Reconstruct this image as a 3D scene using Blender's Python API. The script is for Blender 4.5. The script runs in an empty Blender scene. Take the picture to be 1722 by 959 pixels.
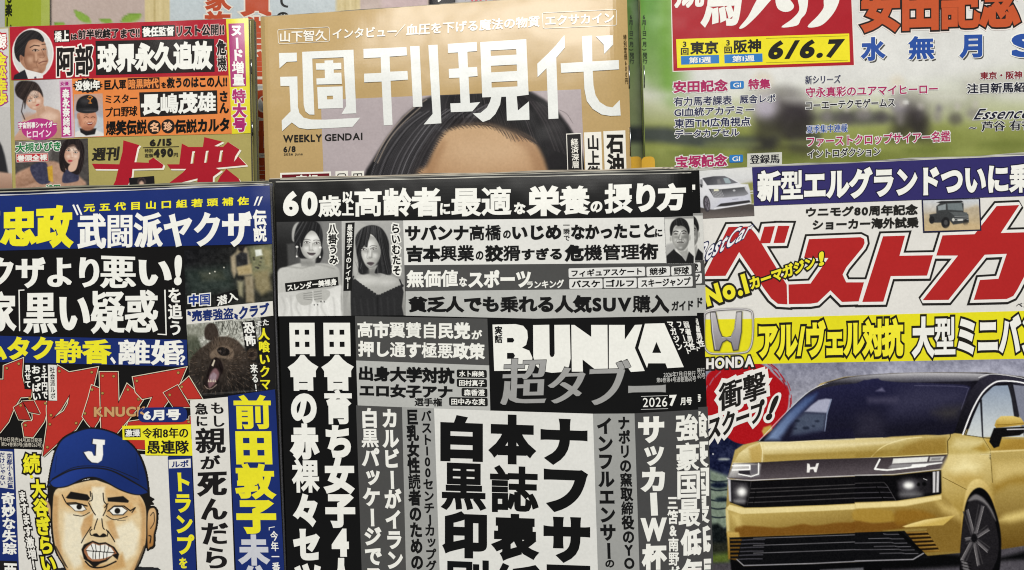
import bpy, math, random
import numpy as np
from mathutils import Vector, Matrix
from mathutils.geometry import delaunay_2d_cdt

random.seed(7)
rng = np.random.default_rng(7)
S = bpy.context.scene
COL = S.collection

# ------------------------------------------------------------------ camera
TILT = math.radians(14)
RACK = Matrix.Translation((0, 0, 1.15)) @ Matrix.Rotation(math.radians(90) - TILT, 4, 'X')   # rack axes: x right, y up the covers, z to the viewer
D = 0.35
HALF = 0.2235                      # half width seen at the front row
W, H = 1722, 959
cam = bpy.data.cameras.new('camera')
cam.sensor_width = 36
cam.lens = 18 * D / HALF
cam.clip_start = 0.01
cam.clip_end = 50
camo = bpy.data.objects.new('camera', cam)
COL.objects.link(camo)
camo.matrix_world = RACK @ Matrix.Translation((0, 0, D))
S.camera = camo

# ------------------------------------------------------------------ light
world = bpy.data.worlds.new('World')
S.world = world
world.use_nodes = True
bg = world.node_tree.nodes['Background']
bg.inputs[0].default_value = (0.90, 0.95, 1.0, 1)
bg.inputs[1].default_value = 0.10


def area(name, pos, target, sx, sy, power, col):
    l = bpy.data.lights.new(name, 'AREA')
    l.shape = 'RECTANGLE'
    l.size, l.size_y = sx, sy
    l.energy = power
    l.color = col
    o = bpy.data.objects.new(name, l)
    COL.objects.link(o)
    p = RACK @ Vector(pos)
    t = RACK @ Vector(target)
    o.matrix_world = Matrix.Translation(p) @ (t - p).to_track_quat('-Z', 'Y').to_matrix().to_4x4()
    return o


area('ceiling_light', (-0.1, 0.78, 1.3), (0, 0, 0), 0.9, 0.10, 4.6, (1.0, 0.97, 0.92))
area('ceiling_light', (0.35, 2.5, 2.9), (0, -0.1, 0), 2.0, 1.0, 164, (1.0, 0.98, 0.94))
S.view_settings.view_transform = 'Standard'
S.view_settings.look = 'None'
S.view_settings.exposure = 0.0
S.view_settings.gamma = 1.0
S.render.engine = 'CYCLES'
S.cycles.use_denoising = True
S.cycles.max_bounces = 5
S.cycles.pixel_filter_type = 'BLACKMAN_HARRIS'
S.cycles.filter_width = 1.1


# ------------------------------------------------------------------ materials
def lin(c):
    c = c / 255.0
    return c / 12.92 if c <= 0.04045 else ((c + 0.055) / 1.055) ** 2.4


def rgb(h):
    if isinstance(h, str):
        h = h.lstrip('#')
        return tuple(int(h[i:i + 2], 16) for i in (0, 2, 4))
    return h


_mats = {}


def paper(key, color=None, rough=0.26, attr=False, bump=0.25, spec=0.30):
    k = (key, rough, attr, bump)
    if k in _mats:
        return _mats[k]
    m = bpy.data.materials.new('print_' + str(key).strip('#'))
    m.use_nodes = True
    nt = m.node_tree
    b = nt.nodes['Principled BSDF']
    b.inputs['Roughness'].default_value = rough
    b.inputs['Specular IOR Level'].default_value = spec
    tc = nt.nodes.new('ShaderNodeNewGeometry')
    n1 = nt.nodes.new('ShaderNodeTexNoise')
    n1.inputs['Scale'].default_value = 900
    n1.inputs['Detail'].default_value = 2
    nt.links.new(tc.outputs['Position'], n1.inputs['Vector'])
    mr = nt.nodes.new('ShaderNodeMapRange')
    mr.inputs[1].default_value = 0.3
    mr.inputs[2].default_value = 0.7
    mr.inputs[3].default_value = 0.965
    mr.inputs[4].default_value = 1.035
    nt.links.new(n1.outputs['Fac'], mr.inputs[0])
    hs = nt.nodes.new('ShaderNodeHueSaturation')
    nt.links.new(mr.outputs[0], hs.inputs['Value'])
    if attr:
        a = nt.nodes.new('ShaderNodeAttribute')
        a.attribute_name = 'ink'
        nt.links.new(a.outputs['Color'], hs.inputs['Color'])
    else:
        c = rgb(color)
        hs.inputs['Color'].default_value = (lin(c[0]), lin(c[1]), lin(c[2]), 1)
    nt.links.new(hs.outputs['Color'], b.inputs['Base Color'])
    if bump:
        n2 = nt.nodes.new('ShaderNodeTexNoise')
        n2.inputs['Scale'].default_value = 16
        n2.inputs['Detail'].default_value = 3
        nt.links.new(tc.outputs['Position'], n2.inputs['Vector'])
        bp = nt.nodes.new('ShaderNodeBump')
        bp.inputs['Strength'].default_value = bump
        bp.inputs['Distance'].default_value = 0.010
        nt.links.new(n2.outputs['Fac'], bp.inputs['Height'])
        nt.links.new(bp.outputs['Normal'], b.inputs['Normal'])
    _mats[k] = m
    return m


def pages_mat(tone='#a9a79c'):
    k = ('pages', tone)
    if k in _mats:
        return _mats[k]
    m = bpy.data.materials.new('page_edges')
    m.use_nodes = True
    nt = m.node_tree
    b = nt.nodes['Principled BSDF']
    b.inputs['Roughness'].default_value = 0.75
    g = nt.nodes.new('ShaderNodeNewGeometry')
    mp = nt.nodes.new('ShaderNodeMapping')
    mp.inputs['Scale'].default_value = (60, 2600, 2600)
    nt.links.new(g.outputs['Position'], mp.inputs['Vector'])
    n = nt.nodes.new('ShaderNodeTexNoise')
    n.inputs['Scale'].default_value = 1
    nt.links.new(mp.outputs[0], n.inputs['Vector'])
    r = nt.nodes.new('ShaderNodeValToRGB')
    c = rgb(tone)
    r.color_ramp.elements[0].position = 0.35
    r.color_ramp.elements[0].color = tuple(lin(v * 0.55) for v in c) + (1,)
    r.color_ramp.elements[1].position = 0.62
    r.color_ramp.elements[1].color = tuple(lin(v) for v in c) + (1,)
    nt.links.new(n.outputs['Fac'], r.inputs['Fac'])
    nt.links.new(r.outputs['Color'], b.inputs['Base Color'])
    _mats[k] = m
    return m


def plain_mat(name, col, rough=0.5, metal=0.0):
    if name in _mats:
        return _mats[name]
    m = bpy.data.materials.new(name)
    m.use_nodes = True
    nt = m.node_tree
    b = nt.nodes['Principled BSDF']
    c = rgb(col)
    n = nt.nodes.new('ShaderNodeTexNoise')
    n.inputs['Scale'].default_value = 300
    r = nt.nodes.new('ShaderNodeValToRGB')
    r.color_ramp.elements[0].color = tuple(lin(v * 0.9) for v in c) + (1,)
    r.color_ramp.elements[1].color = tuple(lin(v) for v in c) + (1,)
    nt.links.new(n.outputs['Fac'], r.inputs['Fac'])
    nt.links.new(r.outputs['Color'], b.inputs['Base Color'])
    b.inputs['Roughness'].default_value = rough
    b.inputs['Metallic'].default_value = metal
    _mats[name] = m
    return m


# ------------------------------------------------------------------ lettering geometry
_raw = {}


def raw_glyph(ch):
    """triangulated outline of one character of Blender's own interface font"""
    if ch in _raw:
        return _raw[ch]
    c = bpy.data.curves.new('t', 'FONT')
    c.body = ch
    c.resolution_u = 5 if ord(ch) < 0x3100 else 3
    o = bpy.data.objects.new('t', c)
    m = o.to_mesh()
    vs = [(v.co.x, v.co.y) for v in m.vertices]
    fs = [tuple(p.vertices) for p in m.polygons]
    o.to_mesh_clear()
    bpy.data.objects.remove(o)
    bpy.data.curves.remove(c)
    _raw[ch] = weld(vs, fs)
    return _raw[ch]


def weld(vs, fs):
    idx, remap, nv = {}, [], []
    for x, y in vs:
        k = (round(x, 4), round(y, 4))
        if k not in idx:
            idx[k] = len(nv)
            nv.append((x, y))
        remap.append(idx[k])
    nf = []
    for f in fs:
        g = [remap[i] for i in f]
        g = [g[i] for i in range(len(g)) if g[i] != g[i - 1]]
        if len(g) < 3:
            continue
        a = sum(nv[g[i - 1]][0] * nv[g[i]][1] - nv[g[i]][0] * nv[g[i - 1]][1] for i in range(len(g)))
        if abs(a) < 1e-9:
            continue
        nf.append(g if a > 0 else g[::-1])
    return nv, nf


def fatten(vs, fs, rx, ry, cap=2.2):
    """union of the faces with mitred strips along their boundary"""
    if rx <= 0 or ry <= 0:
        return vs, fs
    P = [(x / rx, y / ry) for x, y in vs]
    cnt = {}
    for f in fs:
        for i in range(len(f)):
            cnt[(f[i - 1], f[i])] = 1
    bd = [e for e in cnt if (e[1], e[0]) not in cnt]
    nxt = {}
    for a, b in bd:
        nxt.setdefault(a, []).append(b)
    V = list(P)
    F = [list(f) for f in fs]

    def add(poly):
        n = len(V)
        V.extend(poly)
        F.append(list(range(n, n + len(poly))))
    nrm = {}
    for a, b in bd:
        dx = P[b][0] - P[a][0]
        dy = P[b][1] - P[a][1]
        L = math.hypot(dx, dy) or 1e-9
        nrm[(a, b)] = (dy / L, -dx / L)
    for a, b in bd:
        n = nrm[(a, b)]
        add([P[a], (P[a][0] + n[0], P[a][1] + n[1]), (P[b][0] + n[0], P[b][1] + n[1]), P[b]])
        for c in nxt.get(b, []):
            if c == a:
                continue
            m = nrm[(b, c)]
            cr = n[0] * m[1] - n[1] * m[0]
            if cr > 1e-3:
                d = 1 + n[0] * m[0] + n[1] * m[1]
                p = P[b]
                A = (p[0] + n[0], p[1] + n[1])
                B = (p[0] + m[0], p[1] + m[1])
                if d > 2 / (cap * cap):
                    k = ((n[0] + m[0]) / d, (n[1] + m[1]) / d)
                    add([p, A, (p[0] + k[0], p[1] + k[1]), B])
                else:
                    add([p, A, B])
    r = delaunay_2d_cdt([Vector(v) for v in V], [], F, 0, 1e-5, True)
    return [(v.x * rx, v.y * ry) for v in r[0]], [list(f) for f, o in zip(r[2], r[5]) if len(o)]


_g = {}


def glyph(ch, rx=0, ry=0):
    k = (ch, round(rx, 4), round(ry, 4))
    if k not in _g:
        v, f = raw_glyph(ch)
        _g[k] = fatten(v, f, k[1], k[2])
    return _g[k]


_fit = {}


def cover_of(v, f):
    xs, ys = [p[0] for p in v], [p[1] for p in v]
    ar = 0.0
    for t in f:
        for k in range(1, len(t) - 1):
            (x1, y1), (x2, y2), (x3, y3) = v[t[0]], v[t[k]], v[t[k + 1]]
            ar += abs((x2 - x1) * (y3 - y1) - (x3 - x1) * (y2 - y1)) / 2
    return ar / max(1e-6, (max(xs) - min(xs)) * (max(ys) - min(ys)))


def fit_weight(ch, wx, wy):
    """dense characters are drawn with thinner strokes, as heavy typefaces do"""
    k = (ch, wx, wy)
    if k not in _fit:
        n = len(raw_glyph(ch)[0])
        r = 1.08
        if ord(ch) > 0x3100 and n > 24:
            for r in (1.08, 1.0, .92, .84, .76, .68, .6, .52):
                if cover_of(*glyph(ch, wx * r, wy * r)) < 0.67:
                    break
        _fit[k] = (wx * r, wy * r)
    return _fit[k]


ROT = set('ー「」（）()～〜…｜')


def layout(s, wx, wy, extra, vert, track=0.0):
    """list of (verts, faces) per character in em space, and the ink box without the extra outline"""
    out, box = [], []
    x = 0.0
    y = 0.0
    for ch in s:
        if ch in ' 　':
            if vert:
                y -= 0.5
            else:
                x += 0.35 if ch == ' ' else 0.6
            continue
        fx, fy = fit_weight(ch, wx, wy)
        bv = glyph(ch, fx, fy)[0]
        gv, gf = glyph(ch, fx + extra, fy + extra) if extra else glyph(ch, fx, fy)
        x0 = min(p[0] for p in bv)
        x1 = max(p[0] for p in bv)
        if vert:
            wide = ord(ch) > 0x2000
            cx, cy = (0.48, 0.35) if wide else ((x0 + x1) / 2, 0.35)

            def tr(p):
                a, b = p[0] - cx, p[1] - cy
                if ch in ROT:
                    a, b = b, -a
                elif ch in 'ッャュョっゃゅょァィゥェォ':
                    a, b = a + 0.1, b + 0.1
                return (a, b + y)
            y -= 1.0 + track if wide else 0.92 + track
        else:
            if ord(ch) > 0x2000 and ch not in '〝〟':
                off = x
                adv = 1.0 + track
            else:
                off = x - x0 + 0.04
                adv = x1 - x0 + 0.09 + track

            def tr(p):
                return (p[0] + off, p[1])
            x += adv
        out.append(([tr(p) for p in gv], gf))
        box += [tr(p) for p in bv]
    return out, (min(p[0] for p in box), min(p[1] for p in box), max(p[0] for p in box), max(p[1] for p in box))


# ------------------------------------------------------------------ objects
def link(o, parent=None):
    COL.objects.link(o)
    if parent is not None:
        o.parent = parent
    return o


def mesh_obj(name, vs, fs, mat, parent=None, smooth=False):
    me = bpy.data.meshes.new(name)
    me.from_pydata(vs, [], fs)
    me.materials.append(mat)
    if smooth:
        me.polygons.foreach_set('use_smooth', [True] * len(me.polygons))
    me.update()
    o = bpy.data.objects.new(name, me)
    link(o, parent)
    return o


EPS = 0.00004


class Mag:
    """one magazine: an Empty at its foot, a cover sheet, a block of pages, a back cover; the printing lies on the cover"""

    def __init__(s, name, label, cat, group, quad, z, base, thick=0.006, bow=None, pages_up=1.5, tone='#a9a79c',
                 rough=0.26, step=6, wob=0.0005, plain=False):
        s.quad = [Vector(q) for q in quad]      # TL TR BR BL, picture units at depth z
        s.z = z
        s.bow = bow or (lambda u, v: 0.0)
        s.wob = wob
        s.rough = rough
        s.seed = random.random() * 6
        q = s.quad
        foot = (q[2] + q[3]) / 2
        s.o = s.unproj(foot.x, foot.y, z)
        root = bpy.data.objects.new(name, None)
        root.empty_display_size = 0.02
        COL.objects.link(root)
        root.matrix_world = RACK @ Matrix.Translation(s.o)
        root['label'] = label
        root['category'] = cat
        if group:
            root['group'] = group
        s.root = root
        # cover
        w = (q[1] - q[0]).length
        h = (q[3] - q[0]).length
        nu, nv = max(4, int(w / step)), max(4, int(h / step))
        s.cover = s.slab('front_cover', nu, nv, 0.0, -0.00025, paper(base, base, rough), 0.0, 0.0)
        s.cover_parent = s.cover
        s.slab('pages', max(4, nu // 3), max(4, nv // 3), -0.0003, -thick + 0.0003, pages_mat(tone), pages_up, 1.2)
        s.slab('back_cover', max(4, nu // 3), max(4, nv // 3), -thick + 0.00025, -thick, paper(base, base, rough), 0.0, 0.0)

    @staticmethod
    def unproj(px, py, z):
        k = HALF / (W / 2) * (D - z) / D
        return Vector(((px - W / 2) * k, (H / 2 - py) * k, z))

    def uv(s, px, py):
        q = s.quad
        u, v = 0.5, 0.5
        for _ in range(4):
            T = q[0] + (q[1] - q[0]) * u
            B = q[3] + (q[2] - q[3]) * u
            v = (py - T.y) / (B.y - T.y)
            L = q[0] + (q[3] - q[0]) * v
            R = q[1] + (q[2] - q[1]) * v
            u = (px - L.x) / (R.x - L.x)
        return u, v

    def depth(s, u, v):
        return s.bow(u, v) + s.wob * (math.sin(u * 7 + s.seed) * math.sin(v * 5 + 2 * s.seed) + 0.4 * math.sin(u * 17 + v * 13 + s.seed))

    def pt(s, px, py, off):
        u, v = s.uv(px, py)
        z = s.z + s.depth(u, v) + off
        return s.unproj(px, py, z) - s.o

    def slab(s, name, nu, nv, o0, o1, mat, up, inset):
        q = s.quad
        vs = []
        for off in (o0, o1):
            for j in range(nv + 1):
                for i in range(nu + 1):
                    u, v = i / nu, j / nv
                    T = q[0].lerp(q[1], u)
                    B = q[3].lerp(q[2], u)
                    p = T.lerp(B, v)
                    if inset:
                        p.x += inset * (1 - 2 * u)
                        if j == 0:
                            p.y -= up * (0.75 + 0.25 * math.sin(u * 23 + s.seed * 3))
                        if j == nv:
                            p.y -= 1.0
                    vs.append(s.pt(p.x, p.y, off) if off > -0.001 else
                              s.pt(p.x, p.y, -0.0004) + Vector((0, 0, off + 0.0004)))
        n = (nu + 1) * (nv + 1)
        fs = []
        for j in range(nv):
            for i in range(nu):
                a = j * (nu + 1) + i
                fs.append((a, a + nu + 1, a + nu + 2, a + 1))
                fs.append((n + a, n + a + 1, n + a + nu + 2, n + a + nu + 1))
        edge = [i for i in range(nu + 1)] + [j * (nu + 1) + nu for j in range(1, nv + 1)] + \
               [nv * (nu + 1) + i for i in range(nu - 1, -1, -1)] + [j * (nu + 1) for j in range(nv - 1, 0, -1)]
        for k in range(len(edge)):
            a, b = edge[k - 1], edge[k]
            fs.append((a, b, n + b, n + a))
        return mesh_obj(name, vs, fs, mat, s.root, smooth=False)

    def fineness(s, px, py, sub):
        u, v = s.uv(px, py)
        if u > 0.93:
            return 4.5
        if u < 0.07:
            return 7
        if v < 0.2:
            return min(sub or 1e9, 11)
        return sub or 1e9

    # ---- printing
    def _emit(s, name, parts, mat, layer, sub=16):
        vs, fs = [], []
        for k, (pv, pf) in enumerate(parts):
            off = 0.0001 + EPS * layer + (k % 2) * EPS * 0.35
            pv, pf = split_long(pv, pf, s.fineness, sub)
            n = len(vs)
            vs += [s.pt(x, y, off) for x, y in pv]
            fs += [[n + i for i in f][::-1] for f in pf]
        o = mesh_obj(name, vs, fs, mat, s.cover_parent)
        return o

    def poly(s, pts, col, layer=1, grow=0.0, holes=(), name='colour_panel', T=None, smooth=False, label=None, rough=None):
        """filled shape in picture units, with holes"""
        parts = []
        shapes = pts if isinstance(pts[0][0], (tuple, list)) else [pts]
        for sh in shapes:
            if T:
                sh = [(T[0] + x / T[2], T[1] + y / T[2]) for x, y in sh]
            if smooth:
                sh = smooth_poly(sh, 4)
            hs = [[(T[0] + x / T[2], T[1] + y / T[2]) for x, y in h] if T else h for h in holes] if sh is shapes[0] or T else []
            v, f = fill(sh, hs)
            if grow:
                v, f = fatten(v, f, grow, grow)
            parts.append((v, f))
        o = s._emit(name, parts, paper(col, col, rough or s.rough), layer)
        if label:
            o['label'] = label
        return o

    def rect(s, x0, y0, x1, y1, col, layer=1, dy=0.0, name='colour_panel', r=0):
        p = [(x0, y0), (x1, y0 + dy), (x1, y1 + dy), (x0, y1)]
        if r:
            p = rounded(p, r)
        return s.poly(p, col, layer, name=name)

    def text(s, t, q, col, layer=4, w=0.03, wy=None, out=(), vert=False, track=0.0, name='headline', shear=0.0, stretch=True):
        """lettering whose ink fills the quad. q: (xL,ytL,ybL,xR,ytR,ybR), vertical (xlT,xrT,yT,xlB,xrB,yB) or 8 numbers TL TR BR BL"""
        if len(q) == 8:
            TL, TR, BR, BL = [Vector(q[i:i + 2]) for i in (0, 2, 4, 6)]
        elif vert:
            TL, TR, BR, BL = Vector((q[0], q[2])), Vector((q[1], q[2])), Vector((q[4], q[5])), Vector((q[3], q[5]))
        else:
            TL, TR, BR, BL = Vector((q[0], q[1])), Vector((q[3], q[4])), Vector((q[3], q[5])), Vector((q[0], q[2]))
        wy = w if wy is None else wy
        jobs = [(e, c, layer - 0.8 * (i + 1)) for i, (e, c) in enumerate(out)] + [(0.0, col, layer)]
        jobs.sort(key=lambda j: j[2])
        for e, c, ly in jobs:
            parts, (x0, y0, x1, y1) = layout(t, w, wy, e, vert, track)
            res = []
            for v, f in parts:
                nv = []
                for x, y in v:
                    a = (x - x0) / (x1 - x0)
                    b = (y1 - y) / (y1 - y0)
                    a += shear * (0.5 - b)
                    p = (TL * (1 - a) + TR * a) * (1 - b) + (BL * (1 - a) + BR * a) * b
                    nv.append((p.x, p.y))
                res.append((nv, f))
            big = max((TR - TL).length, (BL - TL).length) > 40
            s._emit(name if e == 0 else name + '_outline', res, paper(c, c, s.rough), ly, 16 if big else 0)

    def picture(s, quad, paint, layer=2, step=1.25, name='printed_photo', label=None):
        q = [Vector(p) for p in quad]
        w = max((q[1] - q[0]).length, (q[2] - q[3]).length)
        h = max((q[3] - q[0]).length, (q[2] - q[1]).length)
        nu, nv = max(2, int(w / step)), max(2, int(h / step))
        U, V = np.meshgrid(np.linspace(0, 1, nu + 1), np.linspace(0, 1, nv + 1))
        X = (q[0].x * (1 - U) + q[1].x * U) * (1 - V) + (q[3].x * (1 - U) + q[2].x * U) * V
        Y = (q[0].y * (1 - U) + q[1].y * U) * (1 - V) + (q[3].y * (1 - U) + q[2].y * U) * V
        c = Canvas(X, Y)
        paint(c)
        off = 0.0001 + EPS * layer
        vs = [s.pt(x, y, off) for x, y in zip(X.ravel(), Y.ravel())]
        a = (np.arange(nv)[:, None] * (nu + 1) + np.arange(nu)[None, :]).ravel()
        fs = np.stack([a, a + nu + 1, a + nu + 2, a + 1], 1)
        if c.cut:
            fs = fs[(c.A.ravel() > 0.4)[fs].sum(1) >= 2]
        fs = fs.tolist()
        o = mesh_obj(name, vs, fs, paper('photo', attr=True, rough=s.rough), s.cover_parent)
        at = o.data.color_attributes.new('ink', 'FLOAT_COLOR', 'POINT')
        C = np.clip(c.C.reshape(-1, 3) / 255.0, 0, 1)
        L = np.where(C <= 0.04045, C / 12.92, ((C + 0.055) / 1.055) ** 2.4)
        at.data.foreach_set('color', np.concatenate([L, np.ones((len(L), 1))], 1).astype(np.float32).ravel())
        if label:
            o['label'] = label
        return o


def split_long(vs, fs, fine, sub):
    """split triangles with long edges so that flat print follows a bent cover"""
    vs = list(vs)
    out = []
    mids = {}
    stack = []
    for f in fs:
        for k in range(1, len(f) - 1):
            stack.append((f[0], f[k], f[k + 1]))
    while stack:
        a, b, c = stack.pop()
        e = [(math.dist(vs[a], vs[b]), a, b, c), (math.dist(vs[b], vs[c]), b, c, a), (math.dist(vs[c], vs[a]), c, a, b)]
        L, p, q, r = max(e)
        if L <= 4.5 or L <= fine((vs[p][0] + vs[q][0]) / 2, (vs[p][1] + vs[q][1]) / 2, sub):
            out.append((a, b, c))
            continue
        k = (min(p, q), max(p, q))
        if k not in mids:
            mids[k] = len(vs)
            vs.append(((vs[p][0] + vs[q][0]) / 2, (vs[p][1] + vs[q][1]) / 2))
        m = mids[k]
        stack.append((p, m, r))
        stack.append((m, q, r))
    return vs, out


def fill(outer, holes=()):
    V = [Vector(p) for p in outer]
    E = [(i, (i + 1) % len(outer)) for i in range(len(outer))]
    for h in holes:
        n = len(V)
        V += [Vector(p) for p in h]
        E += [(n + i, n + (i + 1) % len(h)) for i in range(len(h))]
    r = delaunay_2d_cdt(V, E, [], 2, 1e-5, False)
    vs = [(v.x, v.y) for v in r[0]]
    tri = []
    loops = [outer] + list(holes)
    for f in r[2]:
        for k in range(1, len(f) - 1):
            g = (f[0], f[k], f[k + 1])
            cx = sum(vs[i][0] for i in g) / 3
            cy = sum(vs[i][1] for i in g) / 3
            ins = False
            for L in loops:
                for i in range(len(L)):
                    (x1, y1), (x2, y2) = L[i - 1], L[i]
                    if (y1 > cy) != (y2 > cy) and cx < (x2 - x1) * (cy - y1) / (y2 - y1) + x1:
                        ins = not ins
            if ins:
                tri.append(g)
    return weld(vs, tri)


def rounded(p, r, n=4):
    out = []
    for i in range(len(p)):
        a, b, c = Vector(p[i - 1]), Vector(p[i]), Vector(p[(i + 1) % len(p)])
        d1, d2 = (a - b).normalized() * r, (c - b).normalized() * r
        for k in range(n + 1):
            t = k / n
            q = (b + d1) * (1 - t) ** 2 + b * 2 * t * (1 - t) + (b + d2) * t * t
            out.append((q.x, q.y))
    return out


def smooth_poly(p, n=4, closed=True):
    out = []
    N = len(p)
    for i in range(N if closed else N - 1):
        if closed:
            a, b, c, d = p[i - 1], p[i], p[(i + 1) % N], p[(i + 2) % N]
        else:
            a, b, c, d = p[max(i - 1, 0)], p[i], p[i + 1], p[min(i + 2, N - 1)]
        for k in range(n):
            t = k / n
            out.append(tuple(0.5 * (2 * b[j] + (c[j] - a[j]) * t + (2 * a[j] - 5 * b[j] + 4 * c[j] - d[j]) * t * t +
                                    (3 * b[j] - a[j] - 3 * c[j] + d[j]) * t ** 3) for j in (0, 1)))
    if not closed:
        out.append(tuple(p[-1]))
    return out


def value_noise(X, Y, scale, seed=0, octs=3):
    r = np.random.default_rng(seed)
    tab = r.random((64, 64))
    tot = np.zeros_like(X)
    amp, s, norm = 1.0, 1.0 / scale, 0.0
    for _ in range(octs):
        x, y = X * s + 100.5, Y * s + 57.3
        i, j = np.floor(x).astype(int), np.floor(y).astype(int)
        fx, fy = x - i, y - j
        fx, fy = fx * fx * (3 - 2 * fx), fy * fy * (3 - 2 * fy)
        g = lambda a, b: tab[a % 64, b % 64]
        tot += amp * ((g(i, j) * (1 - fx) + g(i + 1, j) * fx) * (1 - fy) + (g(i, j + 1) * (1 - fx) + g(i + 1, j + 1) * fx) * fy)
        norm += amp
        amp *= 0.5
        s *= 2.1
    return tot / norm


class Canvas:
    """colours of a printed picture, worked out point by point"""

    def __init__(s, X, Y):
        s.X, s.Y = X, Y
        s.base = False
        s.C = np.zeros(X.shape + (3,)) + 128
        s.T = None
        s.clip = None
        s.A = np.zeros(X.shape)
        s.cut = False
        s.sk = 1.0

    def tr(s, pts):
        if s.T is None:
            return [(float(x), float(y)) for x, y in pts]
        ox, oy, k = s.T
        return [(ox + x / k, oy + y / k) for x, y in pts]

    def k(s):
        return 1.0 if s.T is None else 1.0 / s.T[2]

    def col(s, c, sl):
        if isinstance(c, tuple) and len(c) == 4 and isinstance(c[0], (str, tuple)):     # gradient c0,c1,p0,p1
            c0, c1 = np.array(rgb(c[0]), float), np.array(rgb(c[1]), float)
            p0, p1 = s.tr([c[2], c[3]])
            d = (p1[0] - p0[0], p1[1] - p0[1])
            t = ((s.X[sl] - p0[0]) * d[0] + (s.Y[sl] - p0[1]) * d[1]) / (d[0] ** 2 + d[1] ** 2)
            t = np.clip(t, 0, 1)[..., None]
            return c0 * (1 - t) + c1 * t
        return np.array(rgb(c), float)

    def blend(s, sl, c, a):
        if s.clip is not None:
            a = a * s.clip[sl]
        if not s.base:
            s.A[sl] = np.maximum(s.A[sl], a)
        a = a[..., None]
        s.C[sl] = s.C[sl] * (1 - a) + s.col(c, sl) * a

    def all(s, c):
        sl = (slice(None), slice(None))
        s.base = s.clip is None
        s.blend(sl, c, np.ones(s.X.shape))
        s.base = False

    def _sl(s, x0, y0, x1, y1):
        m = (s.X >= x0) & (s.X <= x1) & (s.Y >= y0) & (s.Y <= y1)
        if not m.any():
            return None
        r = np.where(m.any(1))[0]
        c = np.where(m.any(0))[0]
        return (slice(r[0], r[-1] + 1), slice(c[0], c[-1] + 1))

    def sdf(s, pts, sl, closed=True):
        X, Y = s.X[sl], s.Y[sl]
        d = np.full(X.shape, 1e9)
        ins = np.zeros(X.shape, bool)
        n = len(pts)
        for i in range(0 if closed else 1, n):
            (x1, y1), (x2, y2) = pts[i - 1], pts[i]
            ex, ey = x2 - x1, y2 - y1
            L = ex * ex + ey * ey + 1e-12
            t = np.clip(((X - x1) * ex + (Y - y1) * ey) / L, 0, 1)
            d = np.minimum(d, (X - x1 - t * ex) ** 2 + (Y - y1 - t * ey) ** 2)
            if closed and abs(ey) > 1e-9:
                ins ^= ((y1 > Y) != (y2 > Y)) & (X < ex * (Y - y1) / ey + x1)
        d = np.sqrt(d)
        return np.where(ins, -d, d) if closed else d

    def poly(s, pts, c, soft=0.8, alpha=1.0, smooth=False, mask=False):
        pts = s.tr(pts)
        soft = soft * s.sk
        if smooth:
            pts = smooth_poly(pts, 4)
        xs, ys = [p[0] for p in pts], [p[1] for p in pts]
        sl = s._sl(min(xs) - soft, min(ys) - soft, max(xs) + soft, max(ys) + soft)
        if sl is None:
            return
        a = np.clip(0.5 - s.sdf(pts, sl) / (2 * max(soft, 0.05)), 0, 1)
        a = a * a * (3 - 2 * a)
        if mask:
            s.clip = np.zeros(s.X.shape)
            s.clip[sl] = a
            return
        s.blend(sl, c, a * alpha)

    def line(s, pts, c, width=1.0, soft=0.6, alpha=1.0, smooth=False, closed=False):
        pts = s.tr(pts)
        if smooth:
            pts = smooth_poly(pts, 4, closed)
        xs, ys = [p[0] for p in pts], [p[1] for p in pts]
        e = width + soft
        sl = s._sl(min(xs) - e, min(ys) - e, max(xs) + e, max(ys) + e)
        if sl is None:
            return
        d = np.abs(s.sdf(pts, sl, closed)) if closed else s.sdf(pts, sl, False)
        a = np.clip((width / 2 + soft / 2 - d) / max(soft, 0.05), 0, 1)
        s.blend(sl, c, a * alpha)

    def ell(s, cx, cy, rx, ry, c, soft=0.8, alpha=1.0, rot=0.0, mask=False):
        n = 28
        cr, sr = math.cos(rot), math.sin(rot)
        pts = [(cx + rx * math.cos(t) * cr - ry * math.sin(t) * sr, cy + rx * math.cos(t) * sr + ry * math.sin(t) * cr)
               for t in [2 * math.pi * i / n for i in range(n)]]
        s.poly(pts, c, soft, alpha, mask=mask)

    def noise(s, scale, amp, seed=1, octs=3, tint=(1, 1, 1), ax=1.0, ay=1.0):
        n = (value_noise(s.X * ax, s.Y * ay, scale, seed, octs) - 0.5) * 2 * amp
        if s.clip is not None:
            n = n * s.clip
        s.C += n[..., None] * np.array(tint)


def strands(c, pts, tones, n, a, b, bend=0.15, width=0.5, alpha=0.5, seed=1, smooth=True):
    """fine hair lines inside an outline, running from about a to about b"""
    r = random.Random(seed)
    c.poly(pts, None, 1.0, smooth=smooth, mask=True)
    dx, dy = b[0] - a[0], b[1] - a[1]
    L = math.hypot(dx, dy)
    nx, ny = -dy / L, dx / L
    xs = [p[0] * nx + p[1] * ny for p in pts]
    lo, hi = min(xs), max(xs)
    base = a[0] * nx + a[1] * ny
    for i in range(n):
        o = r.uniform(lo, hi) - base
        t = (o + base - (lo + hi) / 2) / max(1, hi - lo)
        w = bend * L * t
        x0, y0 = a[0] + nx * o, a[1] + ny * o
        c.line([(x0, y0), (x0 + dx * .5 + nx * w, y0 + dy * .5 + ny * w), (x0 + dx + nx * w * 2.4, y0 + dy + ny * w * 2.4)],
               tones[i % len(tones)], width * r.uniform(.6, 1.5), .8, alpha * r.uniform(.4, 1), smooth=True)
    c.clip = None


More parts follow.
